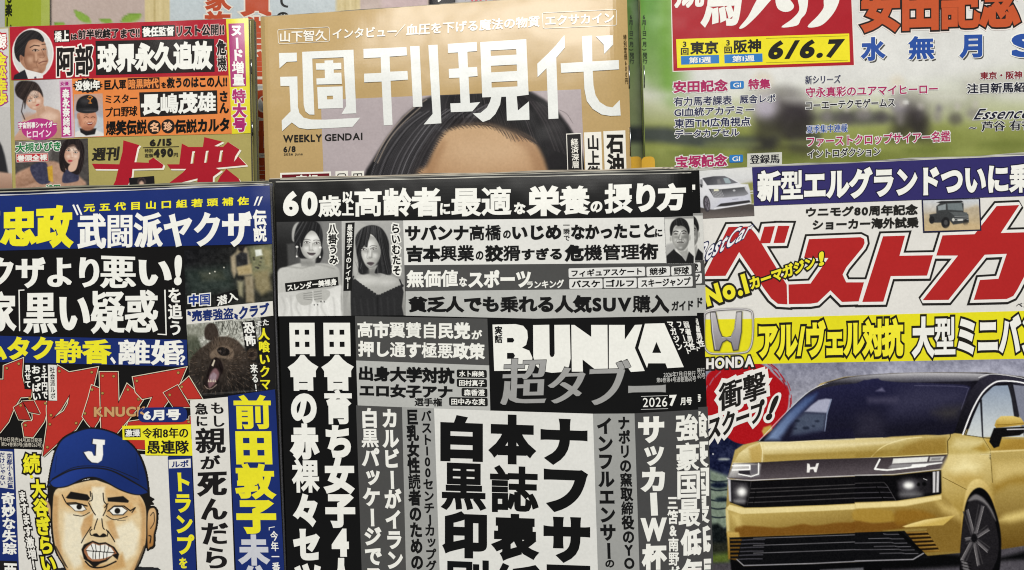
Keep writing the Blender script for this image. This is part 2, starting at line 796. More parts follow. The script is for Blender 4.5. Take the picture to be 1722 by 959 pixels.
def shade_face(c, cx, cy, rx, ry, dark, light, side=1, rot=0.0, k=1.0):
    c.ell(cx, cy, rx, ry, None, 1.5, rot=rot, mask=True)
    s = rx * c.k() / c.sk
    c.ell(cx + side * rx * 1.0, cy + ry * .2, rx * .5, ry * 1.1, dark, s * .55, .7 * k)
    c.ell(cx - side * rx * 1.1, cy + ry * .1, rx * .3, ry * .9, dark, s * .4, .45 * k)
    c.ell(cx, cy + ry * 1.05, rx * .9, ry * .28, dark, s * .4, .7 * k)
    c.ell(cx, cy - ry * .95, rx * .9, ry * .25, dark, s * .35, .5 * k)
    c.ell(cx - side * rx * .1, cy - ry * .45, rx * .42, ry * .2, light, s * .35, .75 * k)
    for d in (-1, 1):
        c.ell(cx + d * rx * .46, cy + ry * .22, rx * .2, ry * .14, light, s * .3, .7 * k)
        c.ell(cx + d * rx * .42, cy - ry * .04, rx * .28, ry * .09, dark, s * .18, .5 * k)
    c.ell(cx - side * rx * .02, cy + ry * .1, rx * .06, ry * .22, light, s * .12, .8 * k)
    c.ell(cx + side * rx * .14, cy + ry * .2, rx * .06, ry * .18, dark, s * .12, .55 * k)
    c.ell(cx, cy + ry * .34, rx * .2, ry * .05, dark, s * .1, .6 * k)
    c.ell(cx, cy + ry * .78, rx * .18, ry * .09, light, s * .2, .6 * k)
    c.ell(cx, cy + ry * .64, rx * .2, ry * .04, dark, s * .1, .4 * k)
    c.clip = None


def eye(c, x, y, w, ink='#1a1718', white='#d8d6d2', brow=True, tilt=0.0, iris='#241c1a'):
    sk, c.sk = c.sk, 1.0
    q = lambda a, b: (x + a * w + b * w * -tilt * 0, y + b * w + a * w * tilt)
    px = w * c.k()
    c.poly([q(-1, .05), q(-.5, -.28), q(.1, -.34), (q(1, .02)), q(.45, .26), q(-.4, .26)], white, .45, .9, smooth=True)
    c.ell(*q(0, -.02), w * .3, w * .3, iris, .4)
    c.line([q(-1.1, .08), q(-.5, -.3), q(.1, -.38), q(1.1, -.02)], ink, max(.7, px * .2), .5, .95, smooth=True)
    c.line([q(-.8, .24), q(0, .34), q(.8, .2)], ink, .5, .6, .35, smooth=True)
    if brow:
        c.line([q(-1.2, -.85), q(-.3, -1.15), q(1.2, -.9)], ink, max(.8, px * .22), .8, .6, smooth=True)
    c.sk = sk


def roll(u, a, w, amt):
    """paper falling away beyond a (towards 1 if w>0, towards 0 if w<0)"""
    t = (u - a) / w
    return -amt * max(0.0, t) ** 2


WHITE, BLACK = '#ebebe4', '#141413'

# ================================================================== display rack
rack = bpy.data.objects.new('display_rack', None)
COL.objects.link(rack)
rack.matrix_world = RACK @ Matrix.Translation((0, -0.24, -0.1))
rack['label'] = 'dark grey stepped magazine rack behind and below all the magazines'
rack['category'] = 'rack'
metal = plain_mat('rack_paint', '#4a4a47', 0.45)


def board(name, x0, x1, y0, y1, z0, z1):
    vs = [(x, y + 0.24, z + 0.1) for x in (x0, x1) for y in (y0, y1) for z in (z0, z1)]
    fs = [(0, 1, 3, 2), (4, 6, 7, 5), (0, 4, 5, 1), (2, 3, 7, 6), (0, 2, 6, 4), (1, 5, 7, 3)]
    return mesh_obj(name, vs, fs, metal, rack)


board('back_panel', -0.5, 0.5, -0.30, 0.42, -0.142, -0.138)
board('shelf', -0.5, 0.5, -0.220, -0.2165, -0.0345, 0.03)
board('front_lip', -0.5, 0.5, -0.216, -0.200, 0.027, 0.03)
board('step_riser', -0.5, 0.5, -0.216, -0.1255, -0.0385, -0.035)
board('shelf', -0.5, 0.5, -0.125, -0.1215, -0.079, -0.035)
board('step_riser', -0.5, 0.5, -0.121, -0.0335, -0.0835, -0.080)
board('shelf', -0.5, 0.5, -0.033, -0.0295, -0.1375, -0.080)

# ================================================================== back row
g_back = 'magazines in the back row, mostly hidden'
LM = Mag('magazine', 'lime green book at the far left of the back row', 'magazine', g_back,
         [(-330, -420), (83, -425), (84, 560), (-330, 560)], -0.094, '#93a02f', bow=lambda u, v: roll(u, .93, .07, .0015), wob=.0002, step=14)
LM.rect(-100, -300, 8, 300, '#a9aaa5', 1, name='spine_strip')
LM.text('体も楽しい', (9, 21, -38, 8, 20, 70), '#1f2412', w=.03, vert=True)

TM = Mag('magazine', 'pale pink and sky blue magazine with orange-red lettering and green leaves, back row', 'magazine', g_back,
         [(83, -430), (717, -438), (724, 560), (86, 560)], -0.098, '#b7a69e', wob=.0003, step=14)


def p_back(c):
    c.all('#b7a69e')
    c.ell(300, 20, 160, 120, '#b5a49c', 20, .6)
    c.poly([(283, -60), (566, -60), (566, 420), (285, 420)], ('#bcc8cd', '#a9a7a5', (0, -40), (0, 300)), 1)
    for x0, x1 in ((244, 285), (565, 606)):
        c.poly([(x0, -60), (x1, -60), (x1 + 1, 420), (x0 + 1, 420)], '#c9b98a', 1)
        for k in range(4):
            c.line([(x0 + 8 + k * 8, -60), (x0 + 9 + k * 8, 200)], '#ab9a66' if k % 2 else '#d8ca9e', 2, 1.5, .7)
    c.ell(700, -5, 60, 55, '#c3abb0', 6, .6)
    for pts in ([(125, 18), (135, 20), (148, 28), (152, 37), (142, 37), (130, 31)], [(203, 36), (212, 25), (230, 22), (237, 23), (232, 32), (215, 38)],
                [(166, 34), (180, 31), (188, 34), (182, 40)], [(92, 38), (105, 37), (108, 42), (94, 44)]):
        c.poly(pts, '#6f8f3a', 1, smooth=True)
        m = [(a + 2, b + 2) for a, b in pts]
        c.poly(m, '#8fb04c', 1.5, .6, smooth=True)
    c.noise(3, 8, 5)


TM.picture([(86, -60), (717, -60), (722, 330), (88, 330)], p_back, 1, 3, label='printed illustration of a window, curtains and leaves')
for t, q in (('家族', (344, 390, -24, 343, 389, 62)), ('賃貸借信で仕事', (402, 459, -88, 406, 458, 318))):
    TM.text(t, q, '#b34a2b', 4, w=.035, vert=True, out=((.05, '#d9d2c6'),), name='lettering')
TM.text('ての', (463, 488, -12, 463, 487, 45), '#1c1c1c', 4, w=.03, wy=.008, vert=True, name='lettering')

KM = Mag('magazine', 'narrow black strip of a magazine between two paler ones in the back row', 'magazine', g_back,
         [(560, -420), (763, -420), (766, 560), (570, 560)], -0.107, '#1d1c20', wob=.0002, step=20)
KM.text('レ', (736, -12, 4, 745, -12, 4), WHITE, w=.05)
GM = Mag('magazine', 'pale grey magazine with red lettering, only its foot edge showing above the gold weekly', 'magazine', g_back,
         [(755, -420), (1052, -430), (1052, 560), (765, 560)], -0.1145, '#a9a6aa', wob=.0002, step=20)
GM.text('ベストコスメ大賞', (781, -20, 8, 903, -24, 4), '#c14a55', w=.03)
DM = Mag('magazine', 'dark teal magazine showing as a sliver right of the gold weekly', 'magazine', g_back,
         [(1040, -420), (1320, -430), (1320, 560), (1043, 560)], -0.122, '#22403c', wob=.0002, step=20)
DM.rect(1053, -30, 1064, 3, '#7fa39a', 1)

# ================================================================== A: khaki weekly, middle row left
gA = 'copies of the khaki weekly'
qA = [(-215, 55), (418, 31.5), (434, 880), (-190, 905)]
A = Mag('magazine', 'khaki weekly with red and orange headline panels, behind the blue-topped magazine', 'magazine', gA,
        qA, -0.050, '#a99e5e', thick=.004, bow=lambda u, v: roll(u, .94, .06, .0018) + roll(v, .12, -.12, .002), tone='#b9b6a4')
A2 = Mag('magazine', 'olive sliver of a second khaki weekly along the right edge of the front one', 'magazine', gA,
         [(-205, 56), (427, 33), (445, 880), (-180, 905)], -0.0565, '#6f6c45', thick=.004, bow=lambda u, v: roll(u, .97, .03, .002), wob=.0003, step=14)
T0 = (0, 0, 2.998)
A.poly([(-213, 56), (14, 48), (20, 310), (24, 420), (-205, 420)], '#c9c7c4', 1)


def p_a_left(c):
    c.all(('#c6c4c1', '#b9b7b4', (0, 60), (0, 300)))
    c.poly([(-60, 190), (-4, 232), (14, 292), (18, 330), (-60, 330)], '#2a2a2c', 2, smooth=True)
    c.poly([(-60, 285), (-10, 288), (20, 292), (24, 330), (-60, 330)], ('#c2a18c', '#8f6f5d', (0, 288), (0, 325)), 2)


A.picture([(-60, 180), (17, 180), (21, 320), (-55, 320)], p_a_left, 2, 2, label='printed photo of a person with black hair')
A.text('録', (-2, 57, 83, 11, 56, 82), '#f2efe9', w=.05, out=((.09, '#b3232f'),))
A.text('金松幸歩', (-9, 11, 88, -7, 13, 178), '#e7dc3a', w=.04, vert=True, out=((.08, '#a8327e'),))
A.poly([(16, 45.5), (380, 32.2), (385, 127), (19, 135)], '#a9202f', 2, label='red headline panel')
A.poly([(119, 132.5), (385.5, 127.2), (390, 225), (125, 231.5)], '#df8445', 2.6, label='orange headline panel')
A.poly([(380, 32.2), (417.5, 30.8), (421.5, 224), (389.5, 225.5)], '#dcd22e', 2.3, label='yellow side strip')
A.poly([(384, 40), (410.5, 39), (414, 145), (388, 146.5)], '#a32a6e', 3.2)
A.text('ヌード増量', (387, 407, 43, 391, 412, 144), WHITE, vert=True, w=.045)
A.text('特大号', (389, 414, 150, 391, 416, 222), '#a8266a', vert=True, w=.05, out=((.04, WHITE),))


def p_a_man(c):
    c.all('#a9202f')
    c.sk = .3
    c.T = (0, 30, 4.565)
    c.ell(252, 275, 161, 194, '#e9e6e1', 3)
    c.ell(252, 275, 153, 186, '#d3d1cd', 3, mask=True)
    c.all('#cfcdc9')
    c.poly([(110, 440), (190, 400), (290, 470), (420, 520), (90, 520)], '#2b2b2f', 3)
    c.poly([(190, 395), (330, 430), (330, 520), (215, 470)], '#e6e4e0', 3)
    c.poly([(135, 270), (190, 170), (320, 165), (352, 215), (360, 290), (372, 330), (355, 370), (345, 405), (300, 440), (240, 425), (190, 385), (150, 330)],
           ('#b98d72', '#a1765d', (360, 200), (180, 420)), 3, smooth=True)
    c.poly([(150, 340), (120, 300), (110, 230), (130, 160), (180, 110), (240, 95), (300, 115), (335, 160), (330, 185), (280, 165), (225, 175), (200, 215), (190, 260), (185, 300), (160, 285), (150, 300)],
           '#242224', 3, smooth=True)
    c.ell(165, 305, 18, 34, '#a87a62', 3)
    shade_face(c, 275, 290, 95, 145, '#7d5642', '#d3ad92', -1)
    c.ell(165, 308, 10, 22, '#7d5642', 3, .7)
    c.poly([(110, 440), (190, 400), (290, 470), (330, 520), (90, 520)], '#26262b', 2)
    c.poly([(190, 395), (330, 430), (330, 520), (215, 470)], '#dcdad8', 2)
    c.poly([(262, 455), (278, 450), (292, 520), (268, 520)], '#4a4a58', 1.5)
    hair = [(150, 340), (120, 300), (110, 230), (130, 160), (180, 110), (240, 95), (300, 115), (335, 160), (330, 188), (280, 165), (225, 175), (200, 215), (190, 260), (185, 300), (160, 285), (150, 300)]
    c.poly(hair, '#201e20', 3, smooth=True)
    strands(c, hair, ['#56514f', '#0f0e10', '#3c3836'], 50, (300, 120), (120, 320), .2, .5, .6)
    c.line([(232, 228), (262, 212), (302, 216)], '#33231d', 1.6, 1.1)
    c.line([(322, 206), (348, 202)], '#33231d', 1.4, 1)
    eye(c, 272, 252, 24, tilt=-.05, brow=False, white='#b9a090')
    eye(c, 336, 244, 16, tilt=-.05, brow=False, white='#b9a090')
    c.line([(318, 245), (340, 292), (330, 308), (305, 306)], '#7d5642', 1.0, 1.0, .8, smooth=True)
    c.line([(298, 350), (330, 336), (362, 332)], '#6b3d36', 1.5, .9)
    c.line([(310, 366), (350, 356)], '#8e6450', 1.2, 1.4, .7)
    c.line([(292, 318), (278, 350), (290, 380)], '#7d5642', 1.0, 1.4, .7, smooth=True)
    c.clip = None
    c.noise(2, 4, 3)


A.picture([(19.5, 46), (93, 44), (96, 130.5), (22, 134)], p_a_man, 3, .9, label='oval printed portrait of a man in a dark suit')


def p_a_woman(c):
    c.all(('#a5a3a8', '#d2cfce', (20, 140), (110, 160)))
    c.sk = .35
    c.T = (0, 30, 4.565)
    c.poly([(150, 860), (180, 780), (260, 740), (340, 680), (420, 700), (465, 740), (465, 960), (120, 960)], ('#caa58e', '#b38a72', (300, 700), (400, 900)), 4, smooth=True)
    c.poly([(270, 690), (330, 650), (350, 720), (290, 760)], '#bb957d', 4)
    c.ell(262, 620, 72, 92, ('#d8b7a2', '#c59d86', (300, 600), (200, 680)), 4, rot=-.35)
    shade_face(c, 262, 620, 70, 90, '#b0836b', '#ecd6c6', 1, -.35)
    c.ell(230, 760, 60, 30, '#b78d75', 14, .6)
    c.ell(380, 760, 60, 34, '#e2c6b2', 16, .7)
    hair = [(190, 700), (180, 640), (130, 600), (115, 540), (150, 490), (220, 485), (280, 500), (320, 560), (330, 610), (300, 570), (250, 560), (215, 600), (200, 650)]
    c.poly(hair, '#2b2423', 4, smooth=True)
    strands(c, hair, ['#6a5850', '#171212', '#4a3c38'], 60, (240, 490), (150, 680), .3, .5, .6, 3)
    for i in range(12):
        c.line([(215 + i * 8, 560 - (i % 3) * 6), (212 + i * 7, 600 + (i % 4) * 5)], '#3a2f2c', .5, .7, .6)
    c.line([(180, 640), (165, 720), (190, 780)], '#3a302d', 1.6, 1.6)
    eye(c, 228, 640, 15, tilt=-.35)
    eye(c, 278, 610, 14, tilt=-.35)
    c.ell(288, 670, 15, 6, '#ad4c48', 2, rot=-.4)
    c.noise(2.5, 6, 9)


A.picture([(23, 136.2), (121, 132.8), (125, 231.3), (24.5, 236.6)], p_a_woman, 3.2, .9, label='printed portrait of a woman with dark hair')
A.poly([(99.5, 135.5), (121, 134.8), (124.5, 231.5), (103.5, 232.3)], '#cfa9bd', 4)
A.text('女優', (101, 137.5, 144.5, 115.5, 137, 144), '#a8327e', 5, w=.045)
A.poly([(101.5, 147), (118.3, 146.5), (120.5, 229), (103.5, 230.5)], '#b2397f', 5)
A.text('森永奈緒美', (104, 117, 149.5, 105.5, 119, 228), WHITE, 6, w=.045, vert=True)
A.poly([(66 + 30 * math.cos(t / 24 * 6.283), 217.5 + 18.5 * math.sin(t / 24 * 6.283)) for t in range(24)], '#b2397f', 4, name='badge')
A.text('宇宙刑事シャイダー', (31, 206, 217, 95, 203.5, 215), WHITE, 5.5, w=.03, out=((.12, '#b2397f'),))
A.text('ヒロイン', (45, 220, 232, 86, 217.5, 230.5), '#f0d5e2', 5.5, w=.03)


def p_a_cap(c):
    c.all(('#c09a86', '#9fa9b8', (0, 160), (0, 200)))
    c.sk = .45
    c.T = (0, 30, 4.565)
    c.poly([(560, 780), (700, 740), (800, 770), (800, 960), (560, 960)], '#b9c0c6', 8)
    c.poly([(565, 960), (580, 880), (640, 850), (740, 860), (800, 890), (800, 960)], '#d9d8d4', 3)
    c.poly([(612, 850), (740, 850), (728, 895), (660, 905), (618, 880)], '#1d1c1e', 2)
    c.ell(672, 775, 72, 92, ('#c98f72', '#b0755c', (640, 760), (740, 860)), 3)
    c.ell(602, 755, 12, 26, '#b57f66', 2)
    c.poly([(588, 710), (590, 650), (620, 610), (680, 592), (735, 615), (752, 665), (750, 710), (700, 730), (640, 728)], '#1c1b1d', 2, smooth=True)
    c.poly([(590, 700), (680, 690), (752, 700), (735, 725), (660, 735), (600, 722)], '#2b2a2c', 2, smooth=True)
    c.clip = None
    cap = [(588, 710), (590, 650), (620, 610), (680, 592), (735, 615), (752, 665), (750, 710), (700, 730), (640, 728)]
    c.ell(655, 640, 34, 22, '#4c4a4c', 14, .7)
    c.ell(690, 712, 52, 5, '#59575a', 4, .6)
    c.ell(662, 795, 22, 16, '#dba98c', 8, .8)
    c.ell(718, 795, 16, 14, '#dba98c', 8, .8)
    c.ell(672, 850, 46, 14, '#8f5a44', 9, .7)
    c.ell(612, 800, 10, 40, '#9a644d', 8, .7)
    c.line([(645, 768), (662, 760), (678, 766)], '#4a2c20', 1.1, .8, smooth=True)
    c.line([(700, 766), (715, 760), (728, 766)], '#4a2c20', 1.1, .8, smooth=True)
    c.line([(648, 748), (676, 744)], '#6b4636', .9, .9)
    c.ell(692, 788, 13, 9, '#d79f83', 3)
    c.line([(680, 798), (692, 802), (704, 797)], '#8a5440', .8, .8, smooth=True)
    c.poly([(662, 808), (690, 804), (718, 802), (704, 824), (678, 826)], '#7c362d', 1.2)
    c.poly([(668, 809), (712, 805), (704, 813), (676, 815)], '#e8ddd3', .8)
    c.line([(655, 795), (650, 815)], '#9a644d', .9, 1, .8)
    c.line([(724, 792), (730, 812)], '#9a644d', .9, 1, .8)
    for p in ([(680, 608), (692, 600), (706, 610)], [(672, 620), (692, 628), (710, 612)], [(692, 625), (693, 655)], [(682, 655), (703, 655)]):
        c.line(p, '#d98a3c', 1.4, .8)
    c.noise(2, 5, 4)


A.picture([(124.5, 159), (172.5, 157.3), (174.5, 229), (125.5, 231)], p_a_cap, 4, .9, label='printed portrait of a smiling man in a black baseball cap')
star = []
for i in range(36):
    r = 1.0 if i % 2 else .84
    t = i / 36 * 2 * math.pi
    star.append((147.5 + 26 * r * math.cos(t), 144 + 12.8 * r * math.sin(t)))
A.poly(star, '#231f1e', 4.6, name='badge')
A.text('没後1年', (126, 136.5, 153, 168, 134, 151.5), WHITE, 5.6, w=.04)
A.poly([(90.5, 51.5), (116.5, 50.3), (117.5, 70.5), (91.5, 71.8)], '#231f1e', 3.2)
A.text('橋上', (91.5, 52.5, 71, 116, 51, 70), WHITE, 5, w=.05)
A.text('は', (119, 57, 67.5, 130, 56.5, 67), BLACK, 5, w=.05, out=((.05, '#d9b9b4'),))
A.text('前半戦終了', (131, 50, 66.5, 200, 47.5, 64), BLACK, 5, w=.045, out=((.05, '#d9b9b4'),))
A.text('まで!!', (203, 49.5, 64.5, 235, 46.5, 63), BLACK, 5, w=.045, out=((.05, '#d9b9b4'),))
A.poly([(238, 43.8), (294, 42), (295, 61.5), (239, 63.5)], '#231f1e', 3.2)
A.text('後任監督', (239.5, 45.5, 62.5, 293, 43.5, 61), WHITE, 5, w=.05)
A.text('リスト公開!!', (296.5, 43.5, 62, 377, 39.5, 60), BLACK, 5, w=.045, out=((.05, '#d9b9b4'),))
A.text('阿部', (95.5, 78, 129, 156.5, 74, 125.5), '#231f1e', 5, w=.055, out=((.05, '#eee6dc'),))
A.poly([(160.5, 69), (360, 65.5), (361, 120.8), (161.5, 126.5)], '#231f1e', 4)
A.text('球界永久追放', (163.5, 73.5, 124, 358, 68, 118), WHITE, 5, w=.055)
A.text('危機', (363.5, 380, 67, 365, 381.5, 119), '#231f1e', 5, w=.045, vert=True, out=((.05, '#eee6dc'),))
A.text('巨人軍', (175.5, 134.5, 152, 212, 133, 150.5), BLACK, 5, w=.045)
A.poly([(214.5, 131.8), (268, 130), (268.8, 149.3), (215.3, 151)], '#3a1f1a', 4)
A.text('暗黒時代', (216, 133, 150, 267, 131.5, 148.3), '#e08a4a', 5, w=.045)
A.text('を', (271, 138.5, 148.5, 279.5, 138, 148), BLACK, 5, w=.04)
A.text('救うのはこの人!!', (280, 130.5, 149, 382, 127.5, 147), BLACK, 5, w=.045)
A.text('ミスター', (177, 160, 174, 231, 158, 172.5), BLACK, 5, w=.035, wy=.01)
A.text('プロ野球', (177, 181, 198, 231, 178, 195), BLACK, 5, w=.035, wy=.01)
A.poly([(234, 155.5), (365, 152), (365.8, 191.5), (236, 197)], '#231f1e', 4)
A.text('長嶋茂雄', (237, 158, 195, 363, 154, 190), WHITE, 5, w=.05)
A.text('さん', (367.5, 384, 153, 369, 385.5, 191), BLACK, 5, w=.045, vert=True)
A.text('爆笑伝説', (178, 203, 229, 247, 200, 226), BLACK, 5, w=.05)
for cx, cy, ch in ((259.2, 213.8, '名'), (282.6, 212.6, '珍')):
    A.poly([(cx + 11.4 * math.cos(t / 22 * 6.283), cy + 12 * math.sin(t / 22 * 6.283)) for t in range(22)], '#231f1e', 4, name='badge')
    A.text(ch, (cx - 7.5, cy - 8, cy + 8, cx + 7.5, cy - 8, cy + 8), '#e9b48c', 5, w=.035)
A.text('伝説カルタ', (293.5, 201, 225, 386, 197, 222), BLACK, 5, w=.05)


def p_a_lying(c):
    c.all('#4a4644')
    c.sk = .45
    c.T = (0, 230, 3.914)
    c.poly([(97, 0), (330, 0), (330, 140), (97, 150)], '#7d7773', 14)
    c.poly([(100, 250), (200, 200), (330, 160), (420, 190), (520, 260), (540, 330), (100, 340)], '#b18d77', 6, smooth=True)
    c.poly([(100, 270), (230, 190), (290, 260), (180, 320), (100, 330)], ('#bb937a', '#8c6a56', (150, 220), (200, 320)), 5, smooth=True)
    c.poly([(205, 190), (300, 170), (320, 240), (330, 300), (260, 310), (210, 250)], '#3b3c52', 3, smooth=True)
    c.poly([(430, 220), (500, 210), (520, 280), (480, 300), (410, 300)], '#3b3c52', 3, smooth=True)
    c.poly([(310, 200), (345, 190), (350, 300), (320, 290)], '#c79e37', 3)
    c.noise(4, 14, 12)
    c.poly([(390, 150), (405, 60), (450, 15), (510, 12), (550, 60), (552, 150), (530, 230), (500, 250), (420, 200)], '#241d1e', 3, smooth=True)
    c.ell(474, 115, 52, 68, ('#dcbca8', '#c9a08a', (500, 60), (450, 180)), 3)
    c.poly([(425, 90), (440, 50), (480, 35), (525, 70), (520, 100), (490, 62), (450, 70)], '#241d1e', 3)
    shade_face(c, 474, 115, 50, 66, '#b48a74', '#eedaca', -1, .15)
    hair = [(390, 150), (405, 60), (450, 15), (510, 12), (550, 60), (552, 150), (530, 230), (515, 220), (527, 120), (520, 85), (490, 50), (450, 60), (428, 100), (420, 150), (430, 230), (400, 220)]
    c.poly(hair, '#201a1b', 2.5, smooth=True)
    strands(c, hair, ['#5c4a48', '#120e0f', '#3d3130'], 60, (480, 20), (470, 240), .5, .5, .55, 5)
    for i in range(12):
        c.line([(440 + i * 7, 45), (436 + i * 7, 72 + (i % 4) * 5)], '#2a2122', .6, .7, .7)
    eye(c, 450, 92, 12, tilt=.15)
    eye(c, 498, 104, 12, tilt=.15)
    c.ell(462, 160, 16, 7, '#b0454a', 1.5)
    c.poly([(450, 220), (455, 190), (500, 150), (515, 160), (500, 215), (470, 232)], '#d6b29c', 2, smooth=True)
    c.noise(2, 5, 4)


A.picture([(25, 237.8), (147.4, 232.8), (150, 322), (26.5, 326)], p_a_lying, 3, .9, label='printed photo of a woman with dark hair leaning on her hand')
A.text('大槻ひびき', (26, 241, 257, 102, 237.5, 254.5), '#2c7a47', 5, w=.04, out=((.06, '#e9e9e0'),))
A.poly([(27, 259.3), (80.8, 257.2), (81.5, 271.5), (27.8, 273.5)], '#e0b9b0', 4)
A.poly([(28, 260.3), (79.9, 258.2), (80.5, 270.6), (28.7, 272.5)], '#b9303a', 4.4)
A.text('巻頭全裸', (28.5, 261, 272, 79.5, 259, 270), WHITE, 5.4, w=.04)
A.text('浅田', (77, 311, 323, 101, 310, 322), '#2c7a47', 5, w=.04, out=((.06, '#e9e9e0'),))
A.text('週刊', (154.8, 249, 270.5, 200, 246.5, 269), '#2a2723', 5, w=.04, wy=.01, shear=.06)
A.text('6/15', (251.5, 234.5, 246, 288.5, 232.5, 244.5), '#26231f', 5, w=.045)
A.poly([(240, 248), (301, 246), (301, 247), (240, 249)], '#3a3628', 3)
A.text('特別', (243, 250.5, 256.5, 257, 250, 256), '#3a3628', 5, w=.02)
A.text('定価', (243, 258.5, 265, 257, 258, 264.5), '#3a3628', 5, w=.02)
A.text('490', (258, 251, 265.5, 291, 249, 264), '#26231f', 5, w=.06)
A.text('円', (292, 257.5, 264, 299, 257, 263.5), '#3a3628', 5, w=.02)
TA = (0, 230, 3.914)
DAI = [(812, 24), (918, 56), (905, 75), (885, 168), (980, 172), (978, 158), (1010, 138), (1076, 186), (1068, 208), (872, 213), (868, 260), (838, 330), (800, 430), (690, 430), (760, 290), (778, 214), (625, 213), (605, 178), (785, 182), (806, 100)]
SHU = [(1197, 45), (1240, 68), (1335, 68), (1345, 3), (1466, 33), (1410, 62), (1468, 68), (1500, 35), (1577, 85), (1548, 130), (1540, 165), (1568, 130), (1622, 187), (1420, 206), (1456, 224), (1402, 264), (1400, 330), (1395, 420), (1290, 420), (1300, 275), (1200, 300), (1090, 400), (1030, 380), (1120, 300), (1205, 235), (1225, 212), (1122, 212), (1100, 182), (1180, 182)]
SLITS = [[(1266, 97), (1284, 95), (1273, 176), (1254, 178)], [(1356, 94), (1373, 92), (1362, 170), (1344, 172)], [(1450, 92), (1468, 90), (1457, 165), (1438, 167)]]
LEG = [(1490, 212), (1570, 275), (1640, 400), (1560, 410), (1430, 300), (1450, 260)]
for dx, dy, c, ly in ((9, 8, '#ece6d6', 3), (0, 0, '#a81d2c', 4)):
    sh = lambda P: [(x + dx, y + dy) for x, y in P]
    A.poly(sh(DAI), c, ly, T=TA, grow=.6 if dx else 0, name='masthead')
    A.poly(sh(SHU), c, ly, T=TA, grow=.6 if dx else 0, holes=[sh(h) for h in SLITS], name='masthead')
    A.poly(sh(LEG), c, ly, T=TA, name='masthead')


def p_a_inset(c):
    c.all('#1c1a1c')
    c.T = TA
    c.ell(932, 300, 22, 26, '#caa892', 3)
    c.poly([(905, 320), (912, 280), (932, 268), (952, 280), (958, 330), (945, 300), (932, 290), (918, 300)], '#2a2224', 2)


A.picture([(217, 299.5), (259, 296), (262, 340), (219, 343)], p_a_inset, 5.5, 1.2, label='small printed photo in a dark frame')

# ================================================================== H: racing magazine, middle row right (two copies)
gH = 'copies of the racing magazine'
qH = [(1072, -102), (1768, -142), (1804, 855), (1106, 888)]
bowH = lambda u, v: roll(u, .06, -.06, .0022)


def p_h(c):
    c.all('#d6d6d2')
    c.poly([(1060, -320), (1135, -320), (1165, 900), (1060, 900)], '#6f9a3f', 30)
    c.poly([(1060, -320), (1112, -320), (1106, 60), (1118, 180), (1060, 180)], ('#4f8a28', '#93a873', (0, -40), (0, 170)), 14)
    c.poly([(1040, 165), (1130, 175), (1250, 150), (1400, 150), (1560, 140), (1900, 150), (1900, 800), (1040, 800)], ('#c9cbbd', '#939a5c', (0, 150), (0, 222)), 20, smooth=True)
    c.poly([(1040, 215), (1400, 210), (1900, 215), (1900, 800), (1040, 800)], ('#8a9150', '#6c7436', (0, 220), (0, 300)), 14)
    c.poly([(1040, 214), (1120, 214), (1190, 226), (1290, 232), (1380, 225), (1380, 243), (1290, 250), (1180, 248), (1110, 240), (1040, 238)], '#3a4044', 8, .85)
    c.poly([(1340, 190), (1420, 186), (1520, 196), (1540, 206), (1400, 208), (1340, 206)], '#5a5a52', 9, .7)
    for x, k, l in ((1312, 1.0, '#c3bccb'), (1527, .62, '#8f8a92')):
        c.ell(x + 6 * k, 183, 46 * k, 34 * k, '#4c464a', 16, .85)
        c.ell(x - 26 * k, 176, 20 * k, 26 * k, l, 13, .8)
        c.ell(x - 30 * k, 138, 17 * k, 16 * k, '#cfc6b4', 10, .8)
        c.ell(x + 26 * k, 205, 26 * k, 34 * k, '#332e31', 13, .85)
        c.poly([(x - 40 * k, 200), (x + 52 * k, 200), (x + 62 * k, 200 + 62 * k), (x - 52 * k, 200 + 60 * k)], '#33302c', 16, .75)
        c.ell(x + 4 * k, 200 + 52 * k, 12 * k, 20 * k, '#75793f', 10, .5)
    c.ell(1523, 172, 5, 4, '#e6e6e6', 3, .9)
    c.ell(1440, 198, 55, 12, '#4b4a48', 10, .7)
    c.ell(1590, 175, 50, 18, '#9a9a8a', 16, .6)
    c.ell(1700, 140, 80, 16, '#b4b1a9', 14, .6)
    for i in range(9):
        x = 1390 + i * 31
        c.ell(x, 196 + 5 * math.sin(i * 2.1), 9 + 4 * math.sin(i), 10, '#4b4648' if i % 2 else '#857f80', 8, .65)
        c.ell(x + 3, 178 + 4 * math.sin(i * 1.3), 5, 6, '#b9b3ae' if i % 3 else '#6a6470', 6, .6)
    for i in range(12):
        c.ell(1110 + i * 60, 160 + 6 * math.sin(i * 1.9), 34, 9, '#a7a69a' if i % 2 else '#d5d4ce', 12, .5)
        c.ell(1100 + i * 66, 252 + 12 * math.sin(i * 2.7), 46, 6, '#5f6a30' if i % 2 else '#9aa25a', 10, .5)
    c.noise(60, 10, 7)
    c.noise(14, 5, 8)
    c.poly([(1100, 120), (1800, 60), (1800, -400), (1095, -400)], '#d6d6d3', 8, .0)


H2 = Mag('magazine', 'strip of the second racing magazine between gold weekly and front copy, its green darkened as gap shade', 'magazine', gH,
         [(1047, -102), (1743, -142), (1779, 855), (1081, 888)], -0.071, '#4a6a2c', thick=.005, bow=bowH, wob=.0003)  # base green darkened to stand in for shade in the gap
Hm = Mag('magazine', 'racing magazine with a red and yellow title block over green turf, upper right', 'magazine', gH, qH, -0.060,
         '#7f8f4a', thick=.005, bow=bowH, tone='#b7b5ab')


def p_h2(c):
    c.all(('#46752c', '#6f7a56', (0, -60), (0, 170)))  # same turf as the front copy in darker tones, gap shade painted in
    c.poly([(1030, 212), (1100, 214), (1100, 240), (1030, 240)], '#23282a', 8)
    c.noise(20, 6, 8)


